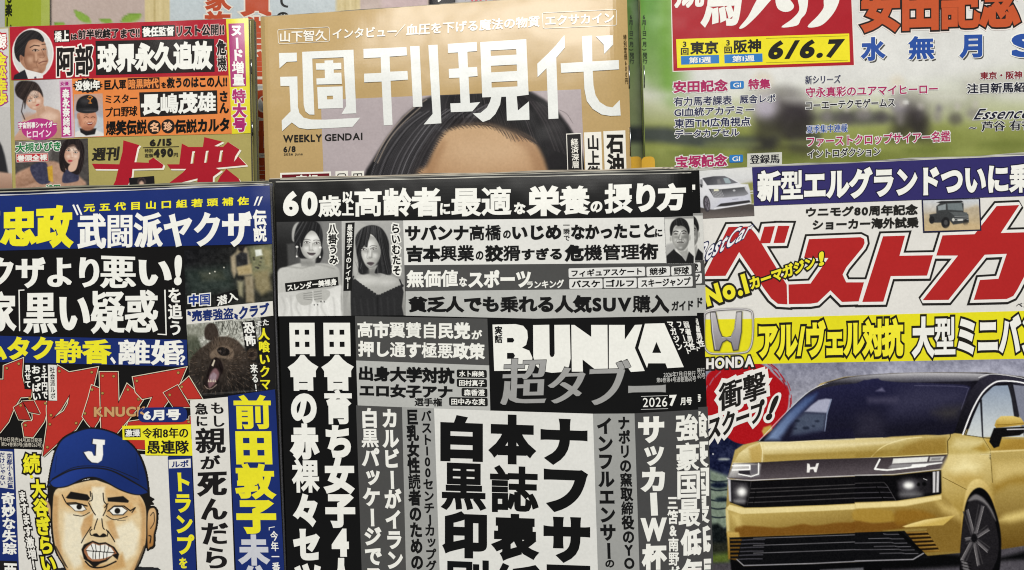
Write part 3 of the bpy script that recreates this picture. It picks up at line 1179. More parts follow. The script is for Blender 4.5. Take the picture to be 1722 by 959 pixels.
H2.picture([(1049.5, -60), (1085, -61), (1094, 330), (1059, 330)], p_h2, 1, 2.5, label='printed strip of green turf with the shade of the gap painted in')
Hm.picture([(1073.5, -101), (1766, -140), (1782, 320), (1088, 335)], p_h, 1, 3.2, label='blurred printed photo of racehorses on turf')
for M_, dx in ((H2, -22), (Hm, 0)):
    M_.text('6月1日(月)発行', (1078 + dx, 1087 + dx, 25, 1080 + dx, 1089 + dx, 107), '#2e3a2c', 4, w=.02, vert=True, name='date_line')
    M_.poly(rounded([(1080 + dx, 265), (1100 + dx, 264), (1101 + dx, 305), (1080 + dx, 305)], 7), '#d2a53a', 3, name='yellow_tab', grow=1.0)
Hm.poly([(1126, -90), (1429, -108), (1437.5, 110.5), (1131, 121)], '#e6ded8', 2)
Hm.poly([(1127.5, -90), (1427.5, -108), (1436, 109.5), (1132.5, 119.5)], '#a8222c', 3, label='red title block')
for P in ([(1277, -5), (1300, -7), (1288, 10), (1270, 30), (1252, 46), (1243, 47), (1258, 28)],
          [(1305, -4), (1322, -5), (1335, 9), (1330, 18), (1318, 20), (1307, 13)],
          [(1342, -4), (1358, -5), (1356, 20), (1347, 32), (1340, 43), (1314, 46), (1332, 32), (1344, 17)],
          [(1387, -2), (1411, -5), (1405, 17), (1389, 37), (1375, 45), (1358, 45), (1375, 27), (1385, 13)]):
    Hm.poly(P, WHITE, 4.5, name='masthead', smooth=True)
Hm.text('競', (1136, -62, 14, 1186, -64, 12), WHITE, 4.5, w=.05, wy=.02, name='masthead', shear=.1)
Hm.text('馬', (1181, -50, 47, 1248, -54, 44), WHITE, 4.5, w=.06, wy=.03, name='masthead', shear=.12)
Hm.poly([(1137, 66), (1428, 56.5), (1429.5, 104.5), (1139, 114.5)], '#e9dc2a', 4)
for x in (1145, 1218):
    k = (x - 1145) * -.033
    Hm.text('3回', (x, x + 13, 70 + k, x, x + 13, 92.5 + k), '#22221e', 5, w=.03, vert=True)
    Hm.poly([(x, 94.5 + k), (x + 64, 92.5 + k), (x + 64.5, 106.5 + k), (x + .5, 109 + k)], '#2f78be', 5)
    Hm.text('第1週', (x + 13, 96.5 + k, 107 + k, x + 51, 95 + k, 105.6 + k), WHITE, 6, w=.02)
Hm.text('東京', (1160, 70, 92, 1208, 68.5, 90.5), '#22221e', 5, w=.035)
Hm.text('阪神', (1234, 67, 90, 1280, 65.5, 88), '#22221e', 5, w=.035)
Hm.text('6/6.7', (1293, 68.5, 101, 1418, 64.5, 97), '#22221e', 5, w=.05, shear=.06)
Hm.poly([(1288, 64.5), (1426, 60), (1426, 60.7), (1288, 65.2)], '#7a7325', 4.6)
Hm.poly([(1288, 105.5), (1426, 101), (1426, 101.7), (1288, 106.2)], '#7a7325', 4.6)
Hm.text('安田記念', (1447, -34, 56, 1718, -46, 48), '#bf5530', 5, w=.05, wy=.04, out=((.035, '#26201e'), (.06, '#e4dcd6')), name='headline')
for ch, x0, x1, y in (('水', 1447, 1490, 63), ('無', 1527, 1572, 61), ('月', 1613, 1652, 59), ('S', 1701, 1745, 57)):
    Hm.text(ch, (x0 + 2.5, y + 3, y + 43, x1 + 2.5, y + 2, y + 42), '#4c4a48', 3.4, w=.06)
    Hm.text(ch, (x0, y, y + 40, x1, y - 1, y + 39), '#2c4f9c', 5, w=.045, out=((.03, WHITE),))
GL = '#d9d9d6'


def ht(t, x0, y0, y1, x1, y2, y3, c, w=.03, wy=None, e=.07, name='headline', **k):
    Hm.text(t, (x0, y0, y1, x1, y2, y3), c, 5, w=w, wy=wy, out=((e, GL),), name=name, **k)


PK, NV = '#a52a5c', '#23274a'
ht('安田記念', 1132, 136, 157, 1224.5, 133, 154, PK, .035)
ht('特集', 1258, 133, 151, 1296, 132, 149.5, PK, .035)
ht('有力馬考課表', 1133, 163.5, 179, 1231, 160.5, 176.5, NV, .02)
ht('厩舎レポ', 1244, 160, 174.5, 1304, 158.5, 173, NV, .02)
ht('GI血統アカデミー', 1134, 181.5, 197, 1268, 177, 192, NV, .022)
ht('東西TM広角視点', 1134, 200, 216, 1262, 196.5, 212, NV, .022)
ht('データカプセル', 1135, 218.5, 233, 1243, 215, 229, NV, .022)
ht('宝塚記念', 1136, 262, 283, 1223.5, 258.5, 280, PK, .035)
ht('新シリーズ', 1354, 127.5, 141.5, 1414, 126, 140, NV, .03, .005, .04)
ht('守永真彩のユアマイヒーロー', 1355, 147, 164.5, 1577, 140.5, 158, PK, .022)
ht('コーエーテクモゲームス', 1355, 170, 185, 1505, 164.5, 180, '#22222a', .022)
ht('夏季集中連載', 1356, 211, 224.5, 1425.5, 208.5, 222, '#2b4f96', .03, .005, .05)
ht('ファーストクロップサイアー名鑑', 1357, 229.5, 247.5, 1598, 220, 238.5, PK, .022)
ht('イントロダクション', 1358, 251.5, 266.5, 1481, 247, 262, '#22222a', .022)
ht('東京・阪神', 1648, 121, 134.5, 1719, 119, 133, '#7c1f2a', .03)
ht('注目新馬紹介', 1626, 140.5, 158, 1745, 137, 154.5, '#1f2030', .025)
ht('Essence', 1642, 183.5, 201.5, 1733, 180.5, 199, '#1f2030', .015, e=.05, shear=.12)
ht('~ 芦谷 有香', 1630, 205.5, 222, 1738, 201, 218, '#22222a', .03, .006, .04)
for x, y in ((1228, 137), (1226.5, 261)):
    Hm.poly(rounded([(x, y), (x + 23, y - .8), (x + 23, y + 12), (x, y + 12.8)], 2.5), '#2f78be', 5, name='tag')
    Hm.text('GI', (x + 5, y + 2.5, y + 10.5, x + 18, y + 2, y + 10), WHITE, 6, w=.01)
Hm.poly([(1256.5, 258.5), (1315, 256), (1315, 300), (1256.5, 300)], '#c9c9c2', 3.6, name='tag')
Hm.text('登録馬', (1261, 261, 276, 1311, 259, 274.5), '#22222a', 5, w=.03, wy=.008)

# ================================================================== G: gold weekly, middle row centre
qG = [(438, 29), (1054, -14), (1076, 850), (464, 882)]
G = Mag('magazine', 'gold weekly with huge white masthead above a dark-haired head, upper centre', 'magazine', None,
        qG, -0.052, '#b99d6b', thick=.0045, rough=.25,
        bow=lambda u, v: roll(u, .94, .06, .0032) + roll(v, .20, -.20, .0058) + roll(u, .02, -.02, .0005), tone='#b9b09a', wob=.0008)
G.poly([(438.3, 29.5), (444.5, 29), (471, 860), (464.5, 860)], '#aa9060', .6, name='spine_fold')


def p_g(c):
    c.all('#b0a5a7')
    c.T = (600, 130, 3.743)
    hair = [(-80, 1200), (20, 700), (62, 580), (110, 505), (180, 395), (290, 250), (420, 140), (500, 110), (700, 100), (1085, 85), (1180, 140), (1260, 210), (1330, 300), (1400, 420), (1440, 560), (1460, 760), (1500, 1200)]
    c.poly(hair, '#151416', 4, smooth=False)
    c.poly([(130, 560), (250, 330), (420, 180), (560, 150), (560, 330), (430, 540), (330, 700), (90, 700)], '#39373a', 14, .8, smooth=True)
    r_ = random.Random(4)
    for i in range(230):
        t = r_.random()
        x, y = 60 + 480 * t, 700 - 60 * t
        c.line([(x, y), (x + 60 + 30 * t, y - 190), (x + 190 + 40 * t, y - 370 - 30 * t), (x + 330 + 30 * t, y - 480)],
               r_.choice(['#8e8c90', '#5d5b5f', '#0c0b0d', '#3a383b', '#19181a']), r_.uniform(.4, 1.1), .9, r_.uniform(.15, .55), smooth=True)
    for i in range(120):
        t = r_.random()
        x, y = 560 + 640 * t, 100 + 70 * t * t
        c.line([(x, y), (x - 30 + 140 * t, y + 80 + 60 * t), (x - 30 + 230 * t, y + 150 + 200 * t)],
               r_.choice(['#6d6467', '#2f2c2e', '#0b0a0c', '#463f42']), r_.uniform(.4, 1), .9, r_.uniform(.15, .5), smooth=True)
    for a in ([(110, 530), (170, 410), (250, 300), (350, 200), (440, 140)], [(130, 540), (200, 400), (280, 300), (400, 190)]):
        c.line(a, '#a89a8c', 1.6, 1, .75, smooth=True)
    face = [(360, 1200), (365, 640), (440, 560), (490, 450), (530, 370), (600, 320), (720, 295), (860, 300), (1000, 345), (1100, 390), (1150, 460), (1190, 560), (1215, 700), (1210, 1200)]
    c.poly(face, ('#c4a27c', '#b08a66', (700, 300), (700, 680)), 6, smooth=True)
    c.ell(800, 470, 220, 110, '#d2b390', 40, .7)
    c.poly([(365, 760), (440, 560), (520, 420), (560, 420), (500, 560), (440, 760)], '#96704f', 9, .55, smooth=True)
    c.poly([(1000, 345), (1150, 460), (1215, 700), (1150, 700), (1080, 480), (980, 390)], '#96704f', 9, .55, smooth=True)
    for i in range(60):
        t = i / 59
        x0, y0 = 372 + 160 * t ** 1.3, 640 - 270 * t
        c.line([(x0 - 40, y0 - 40), (x0 - 5, y0 - 22), (x0 + 22 + 10 * math.sin(i * 2.3), y0 - 12)], '#231f20', .9, 1.2, .7)
    for i in range(90):
        t = i / 89
        x0, y0 = 545 + 600 * t, 338 - 40 * math.sin(3.0 * t) + 110 * t * t
        L = 14 + 12 * math.sin(i * 1.7) + (46 * math.exp(-((t - .68) / .12) ** 2))
        c.line([(x0 - 45, y0 - 60), (x0 - 8, y0 - 22), (x0 + 22, y0 - 20 + L)], '#241f20', .8, 1.2, .62)
    for i in range(30):
        x = 1080 + i * 7
        c.line([(x - 40, 100 + i * 4), (x + 60, 240 + i * 5), (x + 110, 420), (x + 130, 640)], '#3b3638', 1.0, 2, .35, smooth=True)
    c.line([(1270, 205), (1320, 230), (1360, 290)], '#4a4245', .7, .8, .7, smooth=True)
    c.line([(1230, 190), (1320, 290), (1360, 350)], '#3a3437', .8, .8, .8, smooth=True)
    c.noise(3, 4, 4)


G.picture([(539.5, 168.3), (977, 150.3), (989, 420), (549, 430)], p_g, 1.5, 1.15, label='printed photo of the top of a head with black hair')
MW = '#e4e6e2'
C2, C3, C8 = (420, 0, 2.998), (840, 0, 2.998), (600, 130, 3.743)


def mast(P, T, holes=()):
    G.poly(P, MW, 5, T=T, holes=holes, name='masthead')


mast([(147, 268), (237, 266), (238, 310), (186, 313), (150, 345)], C2)
mast([(153, 388), (240, 386), (243, 540), (250, 570), (272, 594), (310, 603), (380, 604), (557, 594), (518, 640), (290, 652), (248, 645), (212, 618), (163, 662), (161, 608), (206, 562), (200, 434), (155, 434)], C2)
mast([(264, 262), (523, 251), (537, 572), (463, 575), (486, 535), (473, 289), (315, 296), (326, 579), (300, 578), (280, 562), (272, 530)], C2)
mast([(333, 320), (377, 319), (377, 306), (421, 304), (421, 318), (461, 317), (462, 349), (423, 351), (424, 368), (462, 367), (465, 424), (337, 427), (336, 396), (379, 394), (378, 352), (335, 352)], C2)
mast([(340, 440), (468, 436), (470, 545), (345, 549)], C2, [[(389, 484), (419, 483), (420, 501), (390, 502)]])
mast([(573, 247), (790, 238), (793, 280), (705, 286), (708, 362), (795, 358), (798, 402), (710, 408), (720, 630), (676, 633), (665, 412), (577, 416), (576, 372), (663, 368), (660, 290), (574, 294)], C2)
mast([(808, 234), (856, 232), (870, 538), (824, 540)], C2)
mast([(900, 228), (947, 226), (966, 622), (877, 628), (922, 575)], C2)
mast([(998, 222), (1144, 212), (1146, 258), (1097, 262), (1100, 340), (1146, 338), (1149, 384), (1103, 388), (1110, 520), (1162, 515), (1122, 562), (1014, 566), (1011, 522), (1063, 520), (1057, 392), (1005, 394), (1003, 348), (1054, 345), (1050, 265), (1000, 268)], C2)
mast([(807.5, 71), (885, 66), (889, 159.5), (869, 162), (871, 186), (889.5, 170.6), (890.4, 201.6), (852.5, 203), (851, 162.8), (843, 163), (841, 176), (833, 192), (824, 201), (812, 205.4), (795, 191), (808, 190), (819, 181), (824, 171), (826, 163.4), (811, 164)], (0, 0, 1),
     [[(825, 85), (868, 82.6), (868.5, 92), (825.4, 94.3)], [(825.6, 111), (869, 108.7), (869.3, 119.5), (826, 122)], [(826.5, 138.3), (870, 136), (870.2, 145.5), (826.8, 147.5)]])
mast([(327, 177), (330, 240), (286, 292), (297, 598), (247, 601), (237, 345), (192, 390), (190, 322), (245, 270), (285, 228)], C3)
mast([(416, 183), (466, 180), (468, 310), (601, 303), (603, 350), (470, 358), (474, 430), (484, 480), (505, 515), (540, 537), (570, 542), (606, 505), (611, 583), (560, 585), (515, 578), (470, 550), (440, 510), (428, 450), (424, 362), (311, 368), (308, 320), (420, 313)], C3)
mast([(485, 183), (572, 178), (573, 225), (528, 272), (525, 225)], C3)
HW = '#ece9df'
G.text('山下智久', (471, 52.5, 71.5, 550, 49.5, 68.5), HW, w=.018)
G.text('インタビュー', (559, 48.5, 65.5, 667, 43.5, 61.5), HW, w=.022)
G.poly([(664, 60.5), (681, 41), (682, 41.3), (665, 60.9)], HW, 4)
G.text('血圧を下げる魔法の物質', (683, 41, 60.5, 907.5, 26.5, 45.5), HW, w=.022)
G.text('エクサカイン', (917, 26.5, 43.5, 1033, 20.5, 38.5), HW, w=.022)


def frame_line(M, p, r, t, col, layer=4):
    o = rounded(p, r)
    c = (sum(a for a, b in p) / 4, sum(b for a, b in p) / 4)
    inner = []
    n = len(o)
    for i in range(n):
        a, b = Vector(o[i - 1]), Vector(o[(i + 1) % n])
        d = (b - a).normalized()
        nn = Vector((d.y, -d.x))
        q = Vector(o[i])
        if (Vector(c) - q).dot(nn) < 0:
            nn = -nn
        q = q + nn * t
        inner.append((q.x, q.y))
    M.poly(o, col, layer, holes=[inner], name='frame_line')


frame_line(G, [(466.5, 49.5), (554, 45), (555, 70), (468, 74.5)], 4, .8, HW)
frame_line(G, [(911.5, 21.5), (1037, 15.5), (1037.6, 43), (913, 48.5)], 4, .8, HW)
G.text('WEEKLY', (476, 227.5, 239.7, 541, 226, 238), '#22201e', w=.03)
G.text('GENDAI', (546, 226, 237.8, 609.5, 223, 235.5), '#22201e', w=.03)
G.text('6/8', (476.5, 246.5, 256, 497, 245.5, 255.5), '#22201e', w=.03)
G.text('2026 June', (477, 258, 262.5, 509, 257, 261.8), '#3a342c', w=.012)
G.poly([(471, 291), (556.5, 288.5), (557.5, 330), (472.5, 333)], HW, 3)
G.poly([(474, 294), (553.7, 291.6), (554.6, 327), (475.4, 329.5)], '#6a1520', 4)
G.text('実録', (497, 294, 318, 536, 293, 317), HW, 5, w=.04)
for x in (564, 591):
    G.poly([(x, 288.3), (x + 21, 287.3), (x + 22, 330), (x + 1, 331)], HW, 3)
    frame_line(G, [(x + 3, 292), (x + 18, 291.4), (x + 18.5, 312), (x + 3.5, 313)], 4 if x < 580 else .5, 1.6, '#22201e', 4)
G.text('中', (594.5, 293, 318, 608, 292.5, 317), '#22201e', 5, w=.02)
G.poly([(952, 225), (977.5, 223.8), (981, 330), (956, 331)], HW, 3)
G.poly([(953.4, 226.5), (976.4, 225.3), (979.8, 330), (957, 331)], '#211f20', 4)
G.text('経済深層', (959.5, 972.5, 233, 962, 975, 283), HW, 5, w=.02, vert=True)
G.poly([(982, 223), (1011, 221.7), (1014.5, 330), (986, 331)], HW, 3)
G.text('山上徹', (986, 1008, 227.5, 988.5, 1010.5, 305), '#22201e', 5, w=.03, vert=True)
G.poly([(1014.5, 221), (1051.5, 219.4), (1055, 330), (1018.5, 331)], HW, 3)
G.text('石油', (1018.5, 1048, 226.5, 1020.5, 1050.5, 293), '#22201e', 5, w=.04, vert=True)
G.text('特別定価600円', (1048, 1053.5, 58, 1051, 1056.5, 141), '#4a3c22', 5, w=.01, vert=True)

# staples on the spines
sm = plain_mat('staple_steel', '#b9bcc0', .25, 1.0)


def staple(M, px, y0, y1):
    """a bent wire with both ends going into the spine"""
    a, b = M.pt(px, y0, .0004), M.pt(px + .6, y1, .0004)
    path = [a + Vector((0, 0, -.0012)), a, a.lerp(b, .5) + Vector((.0001, 0, .0002)), b, b + Vector((0, 0, -.0012))]
    r = .00028
    vs, fs = [], []
    for p in path:
        for k in range(6):
            t = k / 6 * 2 * math.pi
            if p in (path[0], path[-1]):
                vs.append(p + Vector((r * math.cos(t), r * math.sin(t), 0)))
            else:
                vs.append(p + Vector((r * math.cos(t), 0, r * math.sin(t))))
    for i in range(len(path) - 1):
        for k in range(6):
            fs.append((i * 6 + k, i * 6 + (k + 1) % 6, (i + 1) * 6 + (k + 1) % 6, (i + 1) * 6 + k))
    mesh_obj('staple', [tuple(v) for v in vs], fs, sm, M.root, smooth=True)


staple(G, 1057.5, 110, 148)
staple(G, 1059.5, 214, 262)
staple(Hm, 1083, 110, 147)
staple(H2, 1058, 112, 148)
staple(A, 422.3, 100, 124)
staple(A, 424, 205, 228)

# ================================================================== C: car magazine, front row right
C = Mag('magazine', 'white car magazine with red masthead, yellow band and a gold minivan, lower right', 'magazine', None,
        [(1138, 289.5), (1850, 255), (1884, 1270), (1160, 1305)], -0.014, '#dcdad4', thick=.006, pages_up=5, tone='#c2c1b8', wob=.0004)


def p_van(c):
    c.all(('#dadad8', '#cfd0d1', (1200, 280), (1200, 310)))
    c.sk = .3
    c.T = (1160, 270, 9.59)
    c.noise(30, 6, 2)
    c.poly([(760, 330), (1100, 290), (1100, 400), (760, 400)], '#c9c8c6', 12)
    c.poly([(760, 395), (1100, 330), (1100, 700), (760, 700)], '#8b8a4b', 10)
    c.line([(940, 500), (1100, 485)], '#d4d4d2', 1.8, .8)
    c.line([(940, 540), (1100, 520)], '#c9c9c7', 1.8, .8)
    c.poly([(0, 740), (500, 760), (920, 700), (1100, 720), (1100, 950), (0, 950)], ('#4a4543', '#6a625e', (500, 780), (500, 900)), 4)
    c.poly([(40, 640), (60, 330), (180, 270), (560, 240), (760, 330), (830, 380), (940, 380), (970, 480), (995, 660), (990, 690), (900, 715), (600, 760), (400, 795), (330, 790), (180, 760)],
           ('#dddde0', '#c4c5ce', (400, 400), (500, 740)), 4)
    c.poly([(310, 430), (600, 410), (830, 390), (930, 410), (880, 430), (500, 460), (320, 460)], '#e2e2e3', 5)
    c.poly([(200, 285), (380, 255), (560, 250), (640, 285), (775, 360), (620, 385), (280, 400)], ('#46464b', '#6a6a70', (350, 270), (500, 390)), 3)
    c.poly([(540, 285), (620, 285), (665, 350), (650, 370), (575, 370)], '#9aa8ad', 3)
    c.poly([(440, 310), (480, 300), (510, 370), (450, 380)], '#7a797c', 5)
    c.poly([(165, 310), (205, 300), (215, 410), (190, 430), (170, 420)], '#8f8f93', 4)
    c.poly([(165, 380), (200, 390), (200, 440), (172, 430)], '#2c2c2e', 3)
    c.poly([(305, 460), (500, 465), (700, 445), (900, 425), (945, 540), (870, 575), (560, 600), (390, 600)], ('#47474a', '#85858a', (500, 470), (520, 600)), 3)
    for i in range(8):
        for j in range(7):
            x, y = 350 + i * 22 + j * 8, 480 + j * 18
            if x < 545:
                c.ell(x, y, 7, 5, '#d0d0d3', .7, .8)
    c.poly([(385, 465), (460, 462), (470, 490), (390, 498)], '#e8e6c8', 3)
    c.poly([(880, 430), (920, 430), (935, 520), (900, 480)], '#c9c9cc', 3)
    c.ell(715, 485, 22, 16, '#b9b9bc', 2)
    c.poly([(500, 610), (950, 560), (975, 650), (430, 740)], '#c9cad6', 5, .9)
    c.poly([(430, 745), (500, 695), (960, 640), (980, 675), (900, 690), (600, 735)], '#333234', 3)
    c.line([(400, 775), (650, 745), (985, 690)], '#e9e9ea', 1.2, .8)
    c.line([(690, 628), (780, 620)], '#8c8d9a', 1.1, .8)
    c.ell(272, 700, 56, 132, '#39363a', 4, rot=-.12)
    c.ell(280, 700, 36, 104, '#75707a', 4, rot=-.12)
    for k in range(7):
        t = k / 7 * 6.283
        c.line([(280, 700), (280 + 34 * math.cos(t), 700 + 98 * math.sin(t))], '#3a373b', .8, .8)
    c.noise(1.6, 4, 4)


C.picture([(1139, 290), (1264.4, 281.5), (1268.8, 363), (1142, 370)], p_van, 2, .75, label='printed photo of a white minivan')
C.poly([(1264.7, 281.6), (1849, 256.5), (1852, 325), (1268.2, 346.2)], '#332e66', 3, label='purple headline band')
C.text('新型エルグランドついに乗', (1273, 286.5, 341, 1737, 272, 325), WHITE, 5, w=.05, out=((.035, '#1d1a35'),))
C.text('ウニモグ80周年記念', (1355.5, 348.5, 365, 1544, 343, 361.5), '#23221f', 5, w=.035)
C.text('ショーカー海外試乗', (1366.5, 369, 387, 1545.5, 364.5, 383), '#23221f', 5, w=.035)
TB = [(1550.2, 335.5), (1648.3, 333.4), (1650.5, 388.3), (1552.7, 391.3)]
C.poly(TB, '#23243e', 6, label='dark photo frame')


def p_truck(c):
    c.all(('#c9cdd2', '#bdb19c', (1600, 336), (1600, 365)))
    c.sk = .5
    c.T = (1422, 260, 4.36)
    c.poly([(560, 440), (700, 420), (800, 430), (960, 370), (1000, 400), (1000, 580), (560, 580)], ('#b3a58c', '#c4ad83', (700, 420), (700, 560)), 8)
    c.noise(6, 12, 5)
    c.poly([(615, 440), (700, 425), (760, 440), (760, 500), (620, 500)], '#3a3b3c', 2)
    c.poly([(665, 380), (700, 350), (830, 340), (865, 360), (865, 420), (900, 440), (905, 500), (790, 515), (750, 470), (665, 430)], '#3b3d3e', 2)
    c.poly([(745, 360), (850, 355), (862, 412), (750, 405)], '#6d7678', 2)
    c.poly([(675, 380), (735, 362), (735, 405), (680, 410)], '#8b9395', 2)
    c.poly([(665, 352), (700, 342), (850, 338), (865, 350), (700, 358)], '#27282a', 1.5)
    c.poly([(760, 420), (890, 425), (895, 450), (800, 450)], '#5a5e5f', 2)
    for k in range(3):
        c.line([(800, 455 + k * 14), (900, 452 + k * 12)], '#9a9d9d', .9, .7)
    c.poly([(820, 475), (860, 472), (860, 485), (822, 487)], '#d4d4d0', 1)
    c.ell(790, 478, 10, 12, '#cfcfc8', 1.5)
    c.ell(733, 500, 32, 42, '#232324', 2)
    c.ell(735, 500, 14, 20, '#4a4a4a', 2)
    c.ell(632, 480, 20, 28, '#232324', 2)
    c.ell(880, 500, 18, 26, '#2c2c2c', 2)
    c.poly([(600, 520), (720, 545), (800, 520), (920, 500), (1000, 520), (1000, 580), (590, 580)], '#c3ac84', 8, .9)
    c.noise(2, 8, 6)


C.picture([(1552.3, 337.3), (1646, 335.3), (1648, 386), (1554.8, 388.8)], p_truck, 7, .8, label='printed photo of a black off-road truck')
RED = '#ad2626'
LOGO = [([(1225, 382), (1260, 381), (1271, 394), (1323, 479), (1324, 512), (1308, 511), (1297, 502), (1286, 487), (1243, 424), (1220, 464), (1184, 464.6)], ()),
        ([(1285.3, 381.5), (1303.2, 380.4), (1295.2, 409), (1277, 409.5)], ()),
        ([(1308.3, 380), (1327.8, 380), (1319.3, 408.6), (1300.7, 409)], ()),
        ([(1360.5, 402.3), (1447, 399), (1453, 402), (1454, 409), (1451, 416), (1423, 450), (1417, 462), (1423, 475), (1453, 475), (1444, 507), (1416, 508), (1396.5, 488.5), (1375, 509), (1363, 511), (1326.6, 511.6), (1326, 478.6), (1363, 477), (1393, 434), (1352, 434)], ()),
        ([(1485, 397.6), (1522, 396.5), (1512.6, 430.4), (1569, 429.3), (1559, 463.7), (1498, 464.5), (1485.5, 507.5), (1450, 508)], ()),
        ([(1676, 346.7), (1714, 345), (1683, 392), (1748, 390), (1722, 466), (1711, 487), (1704, 498), (1693, 503), (1637.6, 504.5), (1648, 471), (1679, 469), (1693, 427), (1656, 428.6), (1595, 504.5), (1551.6, 505), (1611, 430), (1574.5, 430), (1585, 396), (1639, 394)], ())]
for k, (P, h) in enumerate(LOGO):
    C.poly(P, '#23211f', 3.0 + .1 * k, grow=8.5, name='masthead_outline')
for k, (P, h) in enumerate(LOGO):
    C.poly(P, '#e6e4df', 4.0 + .1 * k, grow=5.0, name='masthead_outline')
for k, (P, h) in enumerate(LOGO):
    C.poly(P, RED, 5.0, name='masthead')
C.poly([(1380, 477.8), (1420, 476), (1425, 478.5), (1396, 483)], RED, 5.1, name='masthead')
C.text('BestCar', (1171, 415, 1262, 374, 1267, 392, 1181, 442), '#e9e9ea', 6.5, w=.02, out=((.05, '#2b3154'),), shear=.25, name='masthead')
C.text('ベスト', (1709, 509.5, 517, 1742, 508, 515.5), '#23211f', 4, w=.01)
C.text('No.1', (1181, 484, 1252, 460, 1261, 493, 1190, 516.5), '#e8de33', 7.5, w=.05, out=((.09, '#22201b'),))
C.text('カーマガジン', (1258, 467, 1369, 429, 1373, 450, 1263, 488.5), '#e8de33', 7.5, w=.05, out=((.11, '#22201b'),))
C.text('!', (1377, 424.5, 1385.5, 422, 1386, 446, 1377, 448.5), '#e8de33', 7.5, w=.04, out=((.05, '#22201b'),))
C.poly([(1150, 538), (1856, 519.5), (1858, 601.5), (1300, 613.2), (1153, 617)], '#e2da22', 2, label='yellow headline band')
C.text('アル/ヴェル対抗', (1276, 541, 607, 1519, 534, 601.5), '#eee535', 6, w=.05, out=((.07, '#1f1d18'),), track=-.06)
C.text('大型ミニバン', (1533, 533, 603, 1752, 527, 598), WHITE, 6, w=.05, out=((.06, '#1f1d18'),))


def sp(c, P, col, s=.8, a=1, m=True):
    c.poly(P, col, s, a, smooth=m)


